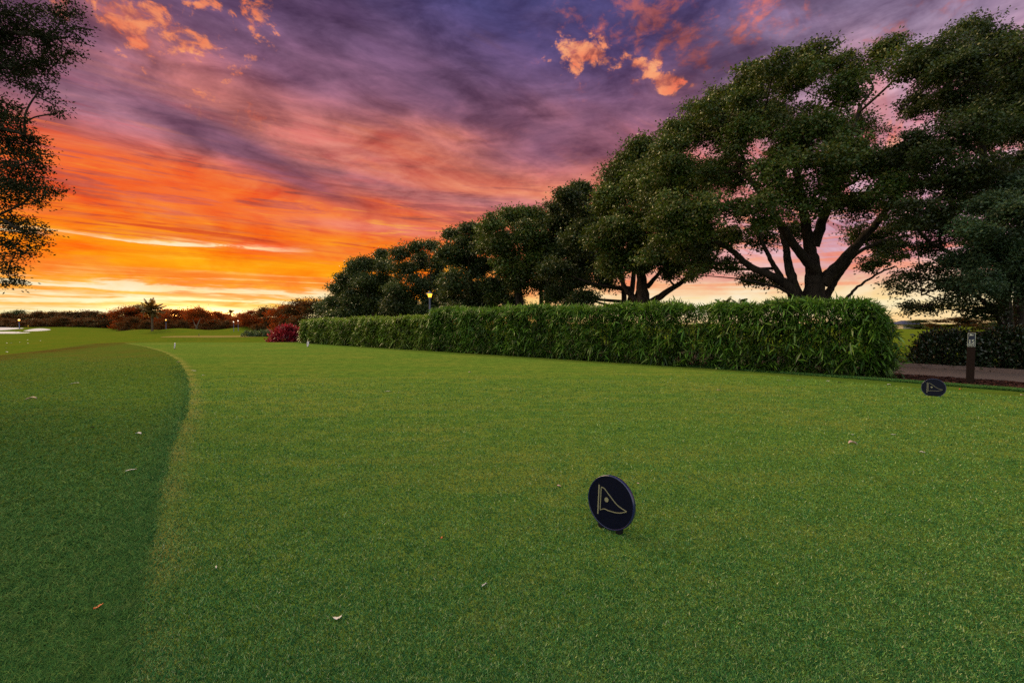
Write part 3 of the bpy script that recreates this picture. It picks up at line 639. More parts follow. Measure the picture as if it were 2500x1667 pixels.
# the paler tree just inside the right edge
DB = 11.6; bB = on(2640, DB)
LB = [(2490,450,44),(2440,500,48),(2500,540,60),(2380,560,40),(2420,620,50),(2350,640,40),(2480,640,55),(2400,690,42),(2460,700,44),(2530,600,70),(2560,480,70),(2600,700,70),(2330,700,26),(2540,720,50)]
tree('oak_tree', 'blue green leafed tree reaching in at the right edge below the tallest crown', bB, cl(LB, DB, .9, r1), 80000, .070, .040, OAKL, trunk=.22, seed=13, clump=.10, per=32, fork=.4)
L2 = [(1570,372,34),(1530,420,42),(1600,405,42),(1500,440,30),(1565,460,50,-1.5),(1640,470,42),(1490,500,45),(1610,530,50,-1.5),(1530,550,52,-2),(1670,540,42),(1480,580,42),(1590,610,48,-1),(1660,610,42),(1540,640,42),(1720,600,36),(1500,650,30),(1640,660,26),(1700,650,24)]
D2 = 21.6; b2 = on(1567, D2)
lim2 = [lp([(1570,750,0),(1568,700,0),(1562,640,0),(1555,560,0),(1550,460,0)], D2, (.42,.10)), lp([(1585,742,0),(1640,705,-.2),(1690,672,-.4),(1735,645,-.4),(1755,610,-.3)], D2, (.20,.05)), lp([(1560,742,0),(1525,700,.3),(1505,650,.5),(1490,590,.5)], D2, (.18,.06)), lp([(1580,700,.2),(1625,650,.4),(1660,590,.4)], D2, (.13,.05))]
tree('oak_tree', 'dark oak left of the largest one, a long low limb reaching right', b2, cl(L2, D2, 2.0, r1, 1.15), 120000, .125, .07, OAK, trunk=.4, limbs=lim2, seed=14, clump=.16, per=32)
D3 = 25.5
L3 = [(1385,485,26),(1430,470,30),(1355,500,18),(1400,520,38),(1450,520,36),(1375,565,40),(1430,580,44,-1.5),(1480,540,30),(1390,630,42),(1450,640,42),(1360,660,32),(1410,690,34),(1480,680,30),(1370,715,26),(1430,730,22),(1400,740,20)]
tree('oak_tree', 'grey green oak with a forked trunk, third in the row from the right', on(1488, D3), cl(L3, D3, 2.0, r1, 1.15), 85000, .14, .08, OAKD, trunk=.36, stems=3, seed=15, clump=.17, per=30)
D4 = 28.0
L4 = [(1200,545,24),(1180,575,24),(1245,530,28),(1290,525,27),(1330,545,30),(1220,600,34),(1280,580,38,-1.5),(1335,600,36),(1240,650,34),(1300,640,38,-1),(1345,660,34),(1270,690,34),(1325,705,30),(1370,600,26),(1230,700,24),(1215,735,26),(1250,735,20),(1360,725,24)]
tree('oak_tree', 'rounded oak with several slanting stems, left of the grey green one', on(1305, D4), cl(L4, D4, 2.0, r1, 1.15), 78000, .15, .085, OAK, trunk=.34, stems=4, seed=16, clump=.18, per=30)
D5 = 31.0
L5 = [(1110,575,20),(1150,560,22),(1150,600,30),(1105,620,28),(1190,600,26),(1130,650,32),(1180,660,32),(1110,690,30),(1155,710,30),(1200,700,26),(1095,730,22),(1180,740,28),(1130,745,26),(1110,760,24),(1150,765,26),(1200,765,24)]
tree('oak_tree', 'narrow dense oak just right of the lit lamp post', on(1165, D5), cl(L5, D5, 2.0, r1, 1.15), 60000, .16, .09, OAKD, trunk=.30, stems=2, seed=17, clump=.19, per=30)
D6 = 38.0
L6 = [(1050,602,15),(1010,605,16),(975,620,16),(1030,640,22),(1075,640,20),(985,660,24),(1060,680,22),(1020,700,26),(970,710,24),(1085,700,16),(1050,740,18),(1000,745,22),(960,745,20)]
tree('oak_tree', 'thin topped oak whose crown shows sky, directly left of the lit lamp post', on(1075, D6), cl(L6+[(1000,765,24),(1040,765,20),(960,770,24),(1080,725,18),(1085,760,16)], D6, 2.0, r1, 1.25), 48000, .18, .10, OAKD, trunk=.3, stems=2, seed=18, clump=.22, per=26)
D7 = 43.0
L7 = [(930,628,15),(900,645,17),(870,655,17),(945,655,18),(850,680,20),(895,690,24),(940,690,22),(835,710,20),(875,730,24),(920,735,26),(825,740,18),(960,720,18),(850,755,16),(900,760,18),(945,760,16)]
tree('oak_tree', 'broad domed tree at the left end of the dark row', on(890, D7), cl(L7+[(830,770,20),(870,775,22),(920,775,24)], D7, 2.5, r1, 1.3), 80000, .19, .11, OAKD, trunk=.32, stems=2, seed=19, clump=.23, per=26)
# overhanging oak at the left edge: the trunk stands outside the picture
DL = 9.0; bL = on(-420, DL)
LLc = [(70,50,48),(150,40,34),(170,90,26),(110,110,40),(50,140,52),(120,170,34),(150,140,22),(100,215,24),(125,250,16),(140,278,7),(60,215,26),(20,60,50),(20,180,40),(185,25,18),(195,70,10),(180,130,12),
      (20,270,28),(50,300,24),(70,340,34),(30,350,44),(60,400,40),(20,430,46),(100,385,20),(85,440,26),(50,480,40),(110,470,18),(135,466,9),(95,495,16),(15,500,30),(30,550,34),(70,560,26),(95,570,16),(90,600,12),(20,610,34),(60,620,20),(20,660,26),(40,685,10),(15,695,12),
      (-60,100,80),(-60,300,80),(-70,450,80),(-60,600,60),(-180,200,110),(-180,420,110),(-200,20,110),(-330,200,140),(-330,400,120),(-300,600,60),(-450,300,140),(-450,100,130),(-560,350,120)]
limL = [lp([(-440,1010,0),(-430,850,0),(-420,650,0),(-400,450,0),(-380,250,0)], DL, (.34,.14)),
    lp([(-410,560,0),(-300,420,0),(-180,330,0),(-60,300,0),(60,330,0)], DL, (.16,.03)), lp([(-400,450,0),(-260,260,0),(-120,120,0),(0,80,0),(110,90,0)], DL, (.16,.03)),
    lp([(-410,620,0),(-280,560,0),(-150,520,0),(-40,520,0),(50,560,0)], DL, (.14,.025)), lp([(-395,400,0),(-400,250,0),(-380,60,0),(-340,-60,0)], DL, (.16,.05))]
tree('overhanging_oak', 'oak at the left edge, small dark leaves hanging in against the sunset', bL, cl(LLc, DL, .35, r1), 125000, .058, .028, SILH, trunk=.34, limbs=limL, seed=20, clump=.08, per=24, flat=1.0, shell=.35, droop=.1)

# ---------------------------------------------------------------- far trees: four kinds, then copies
def auto_clusters(w, h, z0, n, r, rr_=0.32):
    out = []
    for i in range(n):
        a = r.uniform(0, 6.28); q = math.sqrt(r.uniform(0, 1))*0.72; zz = r.uniform(0, 1)
        lim = math.sqrt(max(0.05, 1-(zz*1.0)**2.2)); out.append([math.cos(a)*q*w*lim, math.sin(a)*q*w*lim, z0+zz*(h-z0)*0.86, rr_*h*r.uniform(0.5, 0.85)*0.62])
    return out
rf = np.random.default_rng(77)
far_kinds = []
FARD = [('broad', OLV, 4.2, 6.5, 0.7, 30), ('round', OLV, 3.6, 6.0, 0.5, 26), ('rust', SUNSETL, 4.6, 6.0, 0.6, 30), ('dark', OAKD, 4.0, 6.6, 0.6, 30)]  # the reddest kind carries sunset glow in its leaf colour
def far_tree(kind, mat, w, h, z0, n, seed, loc, label, group, sc=1.0, sq=1.0, rz=0.0):
    r = np.random.default_rng(seed)
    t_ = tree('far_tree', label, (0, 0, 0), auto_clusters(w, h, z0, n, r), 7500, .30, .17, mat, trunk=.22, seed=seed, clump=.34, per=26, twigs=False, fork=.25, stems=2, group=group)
    t_.location = loc; t_.scale = (sc, sc, sc*sq); t_.rotation_euler = (0, 0, rz); return t_
GF = 'trees along the far edge of the course'
protos = {}
def put_far(kind, px, depth, top, label, w=1.0):
    p = on(px, depth); want = (HZ-top)/FP*depth + CAMZ - p[2]; k_ = [f for f in FARD if f[0] == kind][0]; sc = w; sq = want/(k_[3]*sc)
    if kind not in protos:
        protos[kind] = far_tree(*k_, 300+len(protos), tuple(p-np.array([0,0,.1])), label, GF, sc, sq); return protos[kind]
    return dup(protos[kind], p-np.array([0,0,.1]), float(rf.uniform(0, 6.28)), sc, label, GF, sq)
far = [ # kind (rust: sunset tinted) px depth top label width
 ('dark',-40,150,762,'dark tree at the far left edge behind the bunkers',1.9),('broad',18,152,763,'brown green tree behind the bunkers, just left of the orange lamp',1.5),
 ('dark',52,156,754,'dark domed tree standing above the orange lamp at far left',1.5),('broad',95,150,758,'loose topped tree with sky showing, just right of the orange lamp',1.6),
 ('round',136,150,757,'round brown tree above the bunker on the mound',1.5),('broad',176,148,758,'low tree midway between orange lamp and tall palm',1.6),('round',205,150,755,'small peaked tree left of the yellowish shrub',1.3),
 ('broad',240,146,757,'brown tree above the yellowish shrub in the far row',1.4),('round',272,140,760,'low brown tree in the dip left of the palm',1.4),('rust',310,135,746,'reddish tree rising to the left of the tall palm',1.6),
 ('broad',338,138,741,'tall loose tree whose crown the palm overlaps',1.5),('rust',400,135,751,'sunset tinted tree immediately right of the tall palm',1.7),('rust',442,132,752,'sunset tinted round tree between the palm and the pale forked trunk',1.6),
 ('rust',462,140,751,'orange red tree under the brightest part of the sky',1.5),('rust',520,138,757,'low orange red tree right of the pale forked trunk',1.7),('rust',548,142,763,'low sunset tinted tree beside the small far palm',1.4),
 ('rust',590,130,762,'small sunset tinted tree behind the pair of white path lamps',1.3),('rust',625,112,755,'sunset tinted tree left of the row rising to the dark oaks',1.3),('round',655,105,745,'brown domed tree above the pale shrub bed',1.3),
 ('rust',690,92,740,'brown red tree behind the red bush',1.1),('broad',725,85,727,'brown tree right above the red bush',1.15),('round',760,74,724,'brown green tree behind the hedge near its left end',1.05),('dark',800,62,720,'dark low tree tucked against the left end of the dark row',0.95),
 ('dark',2215,120,782,'dark distant tree seen in the gap right of the hedge',1.0),('dark',2250,105,778,'dark distant tree above the dark shrub hedge',1.2),('dark',2160,130,775,'distant tree mostly hidden by the right end of the hedge',1.5),('broad',2330,95,772,'distant tree seen through the branches above the sign post',1.5),('dark',2100,140,776,'distant tree behind the right half of the hedge',1.6),('dark',2420,100,770,'distant tree behind the right edge tree trunk',1.5)]
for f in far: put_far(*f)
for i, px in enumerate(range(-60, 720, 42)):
    put_far(['dark','broad','rust','round'][i % 4] if not 360 < px < 620 else 'rust', px+int(rf.uniform(-9, 9)), 176+rf.uniform(-8, 8), [771,768,773,769,766][i % 5], 'tree of the hindmost row, seen only between the crowns before it', 2.2)  # 'rust' is the kind with sunset glow painted into its leaves
# tree with a pale forked trunk
lf = [lp([(480,803,0),(484,790,0),(490,778,0),(500,768,0)], 120, (.28,.08)), lp([(480,800,0),(474,788,0),(470,772,0)], 120, (.18,.06))]
tree('forked_tree', 'sunset tinted tree on a pale forked trunk, right of the palm', on(480, 120), cl([(470,768,12),(485,762,12),(500,765,11),(510,775,9),(462,778,8),(492,772,10)], 120), 5200, .32, .16, SUNSETL, trunk=.2, limbs=lf, seed=41, bk=BARKL, clump=.45, per=26, twigs=False)
# bushes at the foot of the far trees
GB = 'bushes below the far trees'
rb = np.random.default_rng(5)
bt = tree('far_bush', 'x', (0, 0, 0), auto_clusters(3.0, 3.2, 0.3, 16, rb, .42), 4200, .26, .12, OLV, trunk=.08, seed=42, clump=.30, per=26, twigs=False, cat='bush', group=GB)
bushes = [(-20,'bush at the left edge behind the bunkers',775,1.6,3.2),(30,'bush behind the bunkers, left of the far orange lamp',777,1.5,3.0),(75,'bush behind the bunkers, right of the far orange lamp',777,1.6,3.2),(118,'bush above the rightmost bunker',776,1.5,3.4),(160,'yellowish bush left in the far row',772,1.7,4.4),(200,'pale olive bush at mid left of the far row',774,1.6,4.2),
 (238,'widest bush of the far row, left of the palm',778,1.7,3.6),(275,'bush in the dip left of the palm',780,1.4,3.0),(318,'pale round bush just left of the palm trunk',772,1.3,4.2),(362,'small bush touching the palm trunk on its right',780,1.0,2.6),(402,'bush glowing under the small orange light',778,1.0,3.4),(440,'reddish brown bush right of the small orange light',780,1.2,3.2),(520,'low bush behind the mounds',778,1.5,3.6),(555,'low bush left of the two white path lamps',780,1.2,3.0),(610,'low bush right of the two white path lamps',780,1.2,3.0),(650,'bush above the pale shrub bed',776,1.2,3.4)]
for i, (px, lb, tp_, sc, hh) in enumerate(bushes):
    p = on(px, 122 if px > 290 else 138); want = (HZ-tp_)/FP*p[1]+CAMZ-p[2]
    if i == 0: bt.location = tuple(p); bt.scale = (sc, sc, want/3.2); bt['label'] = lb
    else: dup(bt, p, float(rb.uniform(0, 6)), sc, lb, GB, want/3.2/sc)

# ---------------------------------------------------------------- palms
def frond_mesh(L, nl, ll, droop, r, wl=0.05):
    s_ = np.linspace(0, 1, 12); P = np.stack([s_*L*np.cos(s_*droop*0.9)*0.95, 0*s_, L*(0.55*s_-droop*0.62*s_**2)], -1)
    tv, tf = tube_np(P, np.linspace(.035, .008, 12), 4); V = [tv]; T = []; o = len(tv)
    for k_ in range(nl):
        q = 0.12+0.86*k_/nl; p = np.array([np.interp(q, s_, P[:, i]) for i in range(3)]); l_ = ll*math.sin(math.pi*min(1, q*0.85+0.12))*r.uniform(.85, 1.1)
        for sg in (-1, 1):
            d = np.array([0.55, sg*0.8, -0.25-0.5*q]); d /= np.linalg.norm(d); w = np.array([1, 0, 0])*wl
            V.append(np.array([p-w, p+w, p+d*l_+w*.3, p+d*l_-w*.3])); T.append([o, o+1, o+2, o+3]); o += 4
    V = np.vstack(V); F = np.vstack([tf, np.array(T)]); return V, F
def palm(name, label, base, h, tr_, L, nf, mat, seed, group=None):
    r = np.random.default_rng(seed); T = thing(name, label, 'palm tree', base, group=group)
    P = [(0, 0, -.1), (.03*h*.3, 0, h*.5), (0, 0, h)]; m_ = MB(); m_.tube(bez(P, 8), np.concatenate([[tr_*1.5], np.linspace(tr_, tr_*.85, 15), [tr_*1.3]]), 10)
    m_.build('trunk', PALMB, T, smooth=True)
    for i in range(nf):
        V, F = frond_mesh(L*r.uniform(.85, 1.1), 26, L*.24, 0.35+0.55*r.uniform(0, 1)+0.5*(i % 3 == 0), r, wl=.018*L)
        f = mesh('frond', V, F, mat, T, {'rnd': r.uniform(0, 1, len(V)), 'tone': np.full(len(V), r.uniform(.2, .8))})
        f.location = (0, 0, h); el_ = [0.9, 0.45, 0.05, -0.45, -.9][i % 5]*r.uniform(.8, 1.2); f.rotation_euler = (0, -el_, i*2.39996)
    return T
palm('palm_tree', 'tall feathery palm on the mounds, its crown above the far trees', on(372, 104), 4.7, .24, 3.1, 44, PALML, 7)
palm('palm_tree', 'small distant palm just left of the two white path lamps', on(564, 150), 5.6, .2, 2.0, 18, PALML, 8)
palm('palm_tree', 'low palm top peeping over the hedge beside the big oak, left one of two', on(1768, 31), 2.45, .16, 1.0, 18, PALMG, 9, 'palm tops over the hedge')
palm('palm_tree', 'low palm top peeping over the hedge beside the big oak, right one of two', on(1808, 30), 2.4, .16, .9, 16, PALMG, 10, 'palm tops over the hedge')

# ================================================================ hedges
def lance(P, D, L, Wd, r, droop):
    """long bamboo leaves: six points, bent downwards"""
    n = len(P); U = unit(D); S_ = unit(np.cross(U, np.array([0, 0, 1.0])+r.normal(size=(n, 3))*0.5)); L = L[:, None]; Wv = Wd[:, None]*.5; dn = np.array([0, 0, -1.0])
    p1 = P+U*L*.35+dn*L*droop*.12; p2 = P+U*L*.72+dn*L*droop*.45; p3 = P+U*L+dn*L*droop*.85
    v = np.stack([P, p1+S_*Wv, p1-S_*Wv, p2+S_*Wv*.75, p2-S_*Wv*.75, p3], 1).reshape(-1, 3)
    b = np.arange(n)[:, None]*6; tr = np.array([[0, 2, 1], [1, 2, 4], [1, 4, 3], [3, 4, 5]])
    return v, (b[:, :, None]+tr[None]).reshape(-1, 3)
def hedge(label, A, B, z0f, ntuft, mat, thick, seed, leaf=(.13, .24), wd=.024, culms=260, gap=-9):
    r = np.random.default_rng(seed); A = np.array(A, float); B = np.array(B, float); T = thing('bamboo_hedge', label, 'hedge', (*A, 0), group=None)
    ax = (B-A); Ln = np.linalg.norm(ax); ax /= Ln; nn = np.array([-ax[1], ax[0]]); nn = nn if nn[1] > 0 else -nn     # nn points away from the camera
    # tufts over front, top, ends and some inside
    k_ = ntuft; typ = r.choice(5, k_, p=[.50, .17, .07, .20, .06]); s = r.uniform(0, Ln, k_); dpt = r.uniform(0, thick, k_); q = r.uniform(0.02, 1, k_)
    hfun = lambda s_: z0f(s_/Ln)+0.05*np.sin(s_*1.3)+0.035*np.sin(s_*3.7+1)+0.03*np.sin(s_*9.1)
    front = typ == 0; dpt[front] = r.normal(0.04, .09, front.sum()) + 0.05*np.sin(s[front]*2.1)+0.05*np.sin(s[front]*5.3+q[front]*6)
    top = typ == 1; q[top] = r.normal(.985, .018, top.sum())
    en = typ == 2; s[en] = np.where(r.uniform(0, 1, en.sum()) < .7, r.normal(0.0, .15, en.sum())-.10*np.sin(q[en]*7), r.normal(Ln-.02, .1, en.sum()))
    bk_ = typ == 4; dpt[bk_] = thick + r.normal(0, .08, bk_.sum())
    keep = r.uniform(0, 1, k_) < np.clip(0.80+0.45*np.sin(s*1.7+q*3.1)*np.sin(s*4.3-q*5.0)+0.4*(q > .8)+0.2*(q < .3), 0.35, 1)
    keep &= ~((np.abs(s-gap) < .34+.1*np.sin(q*9)) & (r.uniform(0, 1, k_) < .55))
    star = r.uniform(0, 1, k_) < .10
    s, dpt, q, typ, star = s[keep], dpt[keep], q[keep], typ[keep], star[keep]; k_ = len(s); star &= (typ == 0); dpt = np.where(star, dpt-.07, dpt)
    z = hfun(s)*q*(1-.10*np.exp(-s/.25)*(q > .5)); P = np.stack([ax[0]*s+nn[0]*dpt, ax[1]*s+nn[1]*dpt, z], -1)
    out = np.where((typ == 1)[:, None], np.array([0, 0, 1.0]), np.where((typ == 4)[:, None], np.array([*nn, 0.3]), np.array([*(-nn), 0.3])))
    nl = r.integers(4, 9, k_); idx = np.repeat(np.arange(k_), nl); n = len(idx)
    sd_ = unit(out + r.normal(size=(k_, 3))*.45); D = sd_[idx]*0.55 + r.normal(size=(n, 3))*np.array([.8, .8, .75]); L = r.uniform(*leaf, n)*np.repeat(r.uniform(.7, 1.15, k_), nl)*np.where(star, 1.2, .92)[idx]; Wd = wd*r.uniform(.6, 1.25, n)*np.where(star, 1.15, .95)[idx]
    V, F = lance(P[idx]+r.normal(size=(n, 3))*.02, D, L, Wd, r, r.uniform(.0, .75, n)[:, None])
    tone = np.clip(r.beta(.8, 1.3, k_)*1.1+0.12*np.sin(s*2.3)+.35*(q > .92)-.4*(typ == 3)-.20*(q < .25)-.04+.45*star, 0, 1); rnd = np.clip(r.beta(1.7, 2.3, n), 0, 1)  # top tufts lightened, inner and low ones darkened: light and shade painted in
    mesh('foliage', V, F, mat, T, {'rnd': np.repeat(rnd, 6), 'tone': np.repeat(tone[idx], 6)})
    tl = []
    for i in range(culms):
        s_ = r.uniform(0.05, Ln-.05); d_ = r.uniform(0.05, thick-.05); h_ = float(hfun(s_))*r.uniform(.7, 1.0) + (0.12 if r.uniform() < .06 else 0); lx, ly = r.normal(size=2)*.14
        p0 = ax*s_+nn*d_; tl.append(tube_np([(p0[0], p0[1], 0), (p0[0]+lx*.4, p0[1]+ly*.4, h_*.5), (p0[0]+lx, p0[1]+ly, h_)], [.011, .010, .004], 5))
    V, F = join_tubes(tl); mesh('culms', V, F, CULM, T)
    return T
hA, hB, hC = gp(2138, 924)[:2], gp(1053, 856)[:2], gp(737, 836.5)[:2]
hedge('taller bamboo hedge nearest the camera, ending beside the cart path', hA, hB, lambda u_: 1.80+0.14*u_, 19000, BAMB, 1.0, 31, leaf=(.15,.30), wd=.033, culms=480, gap=4.3)
hedge('lower bamboo hedge farther away, between the red bush and the taller hedge', hB+(hC-hB)*0.02, hC, lambda u_: 1.60-0.10*u_, 13000, BAMY, 1.2, 32, leaf=(.15, .27), wd=.042, culms=90)
def bush(name, label, base, w, d_, h, n, ll, lw, mat, seed, cat='bush', rz=0.0, group=None):
    r = np.random.default_rng(seed); T = thing(name, label, cat, base, rz, group)
    k_ = max(60, n//14); u_ = unit(r.normal(size=(k_, 3))); u_[:, 2] = np.abs(u_[:, 2])*1.0-.1; q = r.uniform(.8, 1.02, k_)
    bx_ = np.sign(u_)*np.abs(u_)**(0.7 if cat == 'bush' and name == 'dark_shrub' else 0.95); P = bx_*q[:, None]*np.array([w/2, d_/2, h*.96])*np.array([.98, .98, .95]); P[:, 2] = P[:, 2].clip(.06)
    idx = r.integers(0, k_, n); off = r.normal(size=(n, 3))*np.array([.10, .10, .07])*min(1.6, h)
    D = unit(P[idx])*0.8+r.normal(size=(n, 3))*.55; V = leaf_quads(P[idx]+off, D, ll, lw, r)
    V[:, 2] = V[:, 2].clip(.01)
    tone = np.clip(r.normal(.5, .25, k_), 0, 1)
    mesh('foliage', V, np.arange(4*n).reshape(-1, 4), mat, T, {'rnd': np.repeat(r.beta(1.6, 2.4, n), 4), 'tone': np.repeat(tone[idx], 4)})
    tl = [tube_np([(0, 0, 0), tuple(P[i]*.5+r.normal(size=3)*.04), tuple(P[i]*.95)], [.02, .014, .006], 5) for i in r.choice(k_, min(50, k_), replace=False)]
    V, F = join_tubes(tl); mesh('stems', V, F, BARK, T); return T
pr = on(700, 36.5)
bush('red_bush', 'round bush of deep red and crimson leaves at the left end of the hedge', pr, 2.5, 2.3, 2.05, 4600, .20, .12, REDL, 51)
GS = 'pale shrubs in the bed left of the red bush'
for i, (px, tp_, lb) in enumerate([(604,802,'leftmost low shrub of the pale leafy bed'),(620,800,'second low pale shrub from the left of the bed'),(637,798,'middle right low shrub of the pale leafy bed'),(653,797,'low pale shrub next to the red bush')]):
    p = on(px, 64); bush('low_shrub', lb, p+np.array([0, 0, .0]), 1.35, 1.2, .95+(i*.05), 900, .16, .08, SHRB, 60+i, group=GS)
bush('pink_shrub', 'small pinkish shrub peeping out behind the red bush', on(655, 74), 1.6, 1.2, 1.5, 700, .16, .09, PINKL, 66)
# dark clipped shrubs behind the path
ds = FE[0]; dirp = unit(FE[-1]-FE[0]); nf = np.array([-dirp[1], dirp[0]]); nf = nf if nf[1] > 0 else -nf
GD = 'dark shrubs in the row behind the cart path'
for i in range(5):
    p = FE[0] + dirp*(1.05+1.25*i) + nf*(0.95+0.04*i)
    lb = ['dark glossy shrub at the left end of the row behind the path','dark shrub second from the left, left of the sign post','dark shrub directly behind the sign post','dark shrub behind the right edge tree trunk','dark shrub farthest right in the row behind the path'][i]
    bush('dark_shrub', lb, (p[0], p[1], 0), 1.5, 1.3, 1.24+0.10*(i > 0), 11000, .085, .048, CROT, 70+i, group=GD, rz=math.atan2(dirp[1], dirp[0]))

# ================================================================ tee markers
NAVY = plain('navy_paint', (.002,.003,.014), 0.4, 0.15, var=.5, sc=60, bd=.0004)
NAVYR = plain('navy_gloss_rim', (.010,.014,.075), 0.22, 0.8, var=.1)
GOLD = plain('engraved_gold', (.24,.23,.14), 0.45, 0.5, var=.25, sc=80)
WHITEP = plain('white_marker_paint', (.55,.55,.66), 0.4, 0.5, var=.06)
BLUEL = plain('blue_line', (.03,.04,.14), 0.5)
BLACKP = plain('black_foot', (.006,.006,.008), 0.6, 0.2)
def marker_parts(T, Rd, face, rim, line, feet=True):
    """round plaque standing on two short feet; local +x right, -y towards the viewer, disc centre at z = Rd + foot"""
    th_ = .026; cz = Rd+.035
    V = []; F = []; n = 72; prof = [(Rd*.955, -th_/2), (Rd*.985, -th_/2-.003), (Rd, -th_/2+.004), (Rd, th_/2-.004), (Rd*.97, th_/2)]
    for r_, y_ in prof:
        for i in range(n): a = 2*math.pi*i/n; V.append((r_*math.cos(a), y_, cz+r_*math.sin(a)))
    for l in range(len(prof)-1):
        for i in range(n): j = (i+1) % n; F.append((l*n+i, l*n+j, (l+1)*n+j, (l+1)*n+i))
    mesh('rim', V, F, rim, T, smooth=True)
    V = []; F = []
    for y_ in (-th_/2+.001, th_/2-.001):
        for i in range(n): a = 2*math.pi*i/n; V.append((Rd*.957*math.cos(a), y_, cz+Rd*.957*math.sin(a)))
    F = [tuple(range(n)), tuple(range(n, 2*n))[::-1]]+[(i, (i+1) % n, n+(i+1) % n, n+i)[::-1] for i in range(n)]
    mesh('plaque', V, F, face, T)
    y0 = -th_/2+.001; em = MB(); q = Rd/.17
    def ribbon(pts, w):
        P = np.array(pts, float)*q; t_ = np.gradient(P, axis=0); t_ /= np.linalg.norm(t_, axis=1)[:, None]+1e-9; nn = np.stack([-t_[:, 1], t_[:, 0]], -1)*w*q/2
        A = P+nn; B = P-nn; m_ = len(P)
        for (yy) in (y0-.0035,):
            V = [(a[0], yy, cz+a[1]) for a in A]+[(b[0], yy, cz+b[1]) for b in B]+[(a[0], y0+.001, cz+a[1]) for a in A]+[(b[0], y0+.001, cz+b[1]) for b in B]
        F = []
        for i in range(m_-1): F += [(i, i+1, m_+i+1, m_+i), (2*m_+i+1, 2*m_+i, i, i+1)[::-1], (3*m_+i, 3*m_+i+1, m_+i+1, m_+i)[::-1]]
        em.add(V, F)
    ribbon([(-.086, .094), (-.086, -.094)], .0078)                         # flag staff
    ribbon([(-.070, .083), (-.070, -.064)], .0046)                         # hoist edge of the pennant
    up_ = bez([(-.070, .083, 0), (-.045, .078, 0), (-.005, .045, 0), (.055, .000, 0), (.122, -.022, 0)], 10)[:, :2]; ribbon(up_, .0046)
    lo_ = bez([(-.070, -.064, 0), (-.040, -.050, 0), (.000, -.052, 0), (.065, -.046, 0), (.122, -.022, 0)], 10)[:, :2]; ribbon(lo_, .0046)
    V = [(-.026*q+.0145*q*math.cos(a), y0-.0035, cz+.012*q+.0145*q*math.sin(a)) for a in np.linspace(0, 2*math.pi, 25)[:-1]]; V += [(v[0], y0+.001, v[2]) for v in V]
    em.add(V, [tuple(range(24))]+[(i, (i+1) % 24, 24+(i+1) % 24, 24+i)[::-1] for i in range(24)])
    em.build('flag_emblem', line, T)
    if feet:
        for sx in (-1, 1):
            f = MB(); f.box((sx*Rd*.40, .004, .020), (.036, .030, .09), 0, .003); f.build('foot', BLACKP, T)
MG = 'round flag plaques marking the tee'
def marker(px, py, zc, yaw, label, Rd, face, rim, line, tilt=-4, name='tee_marker', sink=0.0, group=None):
    p = gp(px, py, zc) if py > HZ+20 else None
    T = thing(name, label, 'tee marker', (p[0], p[1], zc-Rd-.035+H(p[0], p[1])*0), 0, group)
    T.rotation_euler = (R(tilt), 0, R(yaw)); marker_parts(T, Rd, face, rim, line); return T
marker(1489, 1227, .182, -45, 'large navy tee marker plaque with gold pennant outline, nearest the camera', .167, NAVY, NAVYR, GOLD, group='navy tee markers')
marker(2279, 947, .150, -43, 'navy tee marker plaque at the right edge of the tee beside the sign post', .167, NAVY, NAVYR, GOLD, group='navy tee markers')
marker(426, 844, .17, -47, 'white tee marker seen almost edge on at the far left of the tee', .15, WHITEP, WHITEP, BLUEL, group='white tee markers')
marker(751, 839.5, .17, -47, 'white tee marker at the far end near the red bush', .15, WHITEP, WHITEP, BLUEL, group='white tee markers')
pm = hit(486, 821.5); Tm = thing('tee_marker', 'tiny dark tee marker on the far tan tee', 'tee marker', (pm[0], pm[1], pm[2]-.02), 0, None); Tm.rotation_euler = (0, 0, R(-50)); marker_parts(Tm, .20, NAVY, NAVYR, GOLD)

# ================================================================ hole sign post
POSTM = plain('brown_recycled_plastic', (.020,.012,.010), 0.95, 0.08, var=.8, sc=160, bd=.004)
PLN = plain('sign_navy', (.004,.007,.030), 0.4, 0.4); PLW = plain('sign_cream', (.62,.64,.54), 0.5, 0.3, var=.05)
ps = gp(2367.5, 938)
yaw = -math.atan2(ps[0], ps[1])
T = thing('sign_post', 'brown square post with a small navy plate reading 15 PAR 4', 'sign post', (ps[0], ps[1], 0), yaw)
W_, H_ = .128, 1.13
pb = MB(); pb.box((0, 0, H_/2-.05), (W_, W_, H_+.1), 0, .008); pb.build('post', POSTM, T)
fy = -W_/2; PZ = H_-.175; PW, PH = .118, .285
pf = MB(); pf.box((0, fy-.003, PZ), (PW, .006, PH)); plate = pf.build('number_plate', PLW, T)
b_ = MB(); b_.box((0, fy-.0072, PZ+.024), (PW-.012, .003, PH-.060)); b_.box((0, fy-.0072, PZ-.1165), (PW-.012, .003, .038)); b_.build('plate_panel', PLN, plate)
fyo = fy-.0102
def flat(mb, pts, y_=fyo):
    n = len(pts); mb.add([(a, y_, b) for a, b in pts]+[(a, y_+.002, b) for a, b in pts], [tuple(range(n)), tuple(range(n, 2*n))[::-1]]+[(i, (i+1) % n, n+(i+1) % n, n+i)[::-1] for i in range(n)])
fl = MB()
up_ = bez([(-.022, .128-.0, 0), (-.012, .126, 0), (.006, .114, 0), (.044, .104, 0)], 6)[:, :2]; lo_ = bez([(.044, .104, 0), (.006, .098, 0), (-.010, .099, 0), (-.022, .092, 0)], 6)[:, :2]
flat(fl, [(a, PZ+b-.004) for a, b in list(up_)+list(lo_[1:])]); flat(fl, [(-.030, PZ+.124), (-.026, PZ+.124), (-.026, PZ+.076), (-.030, PZ+.076)])
fl.build('flag_emblem', PLW, plate)
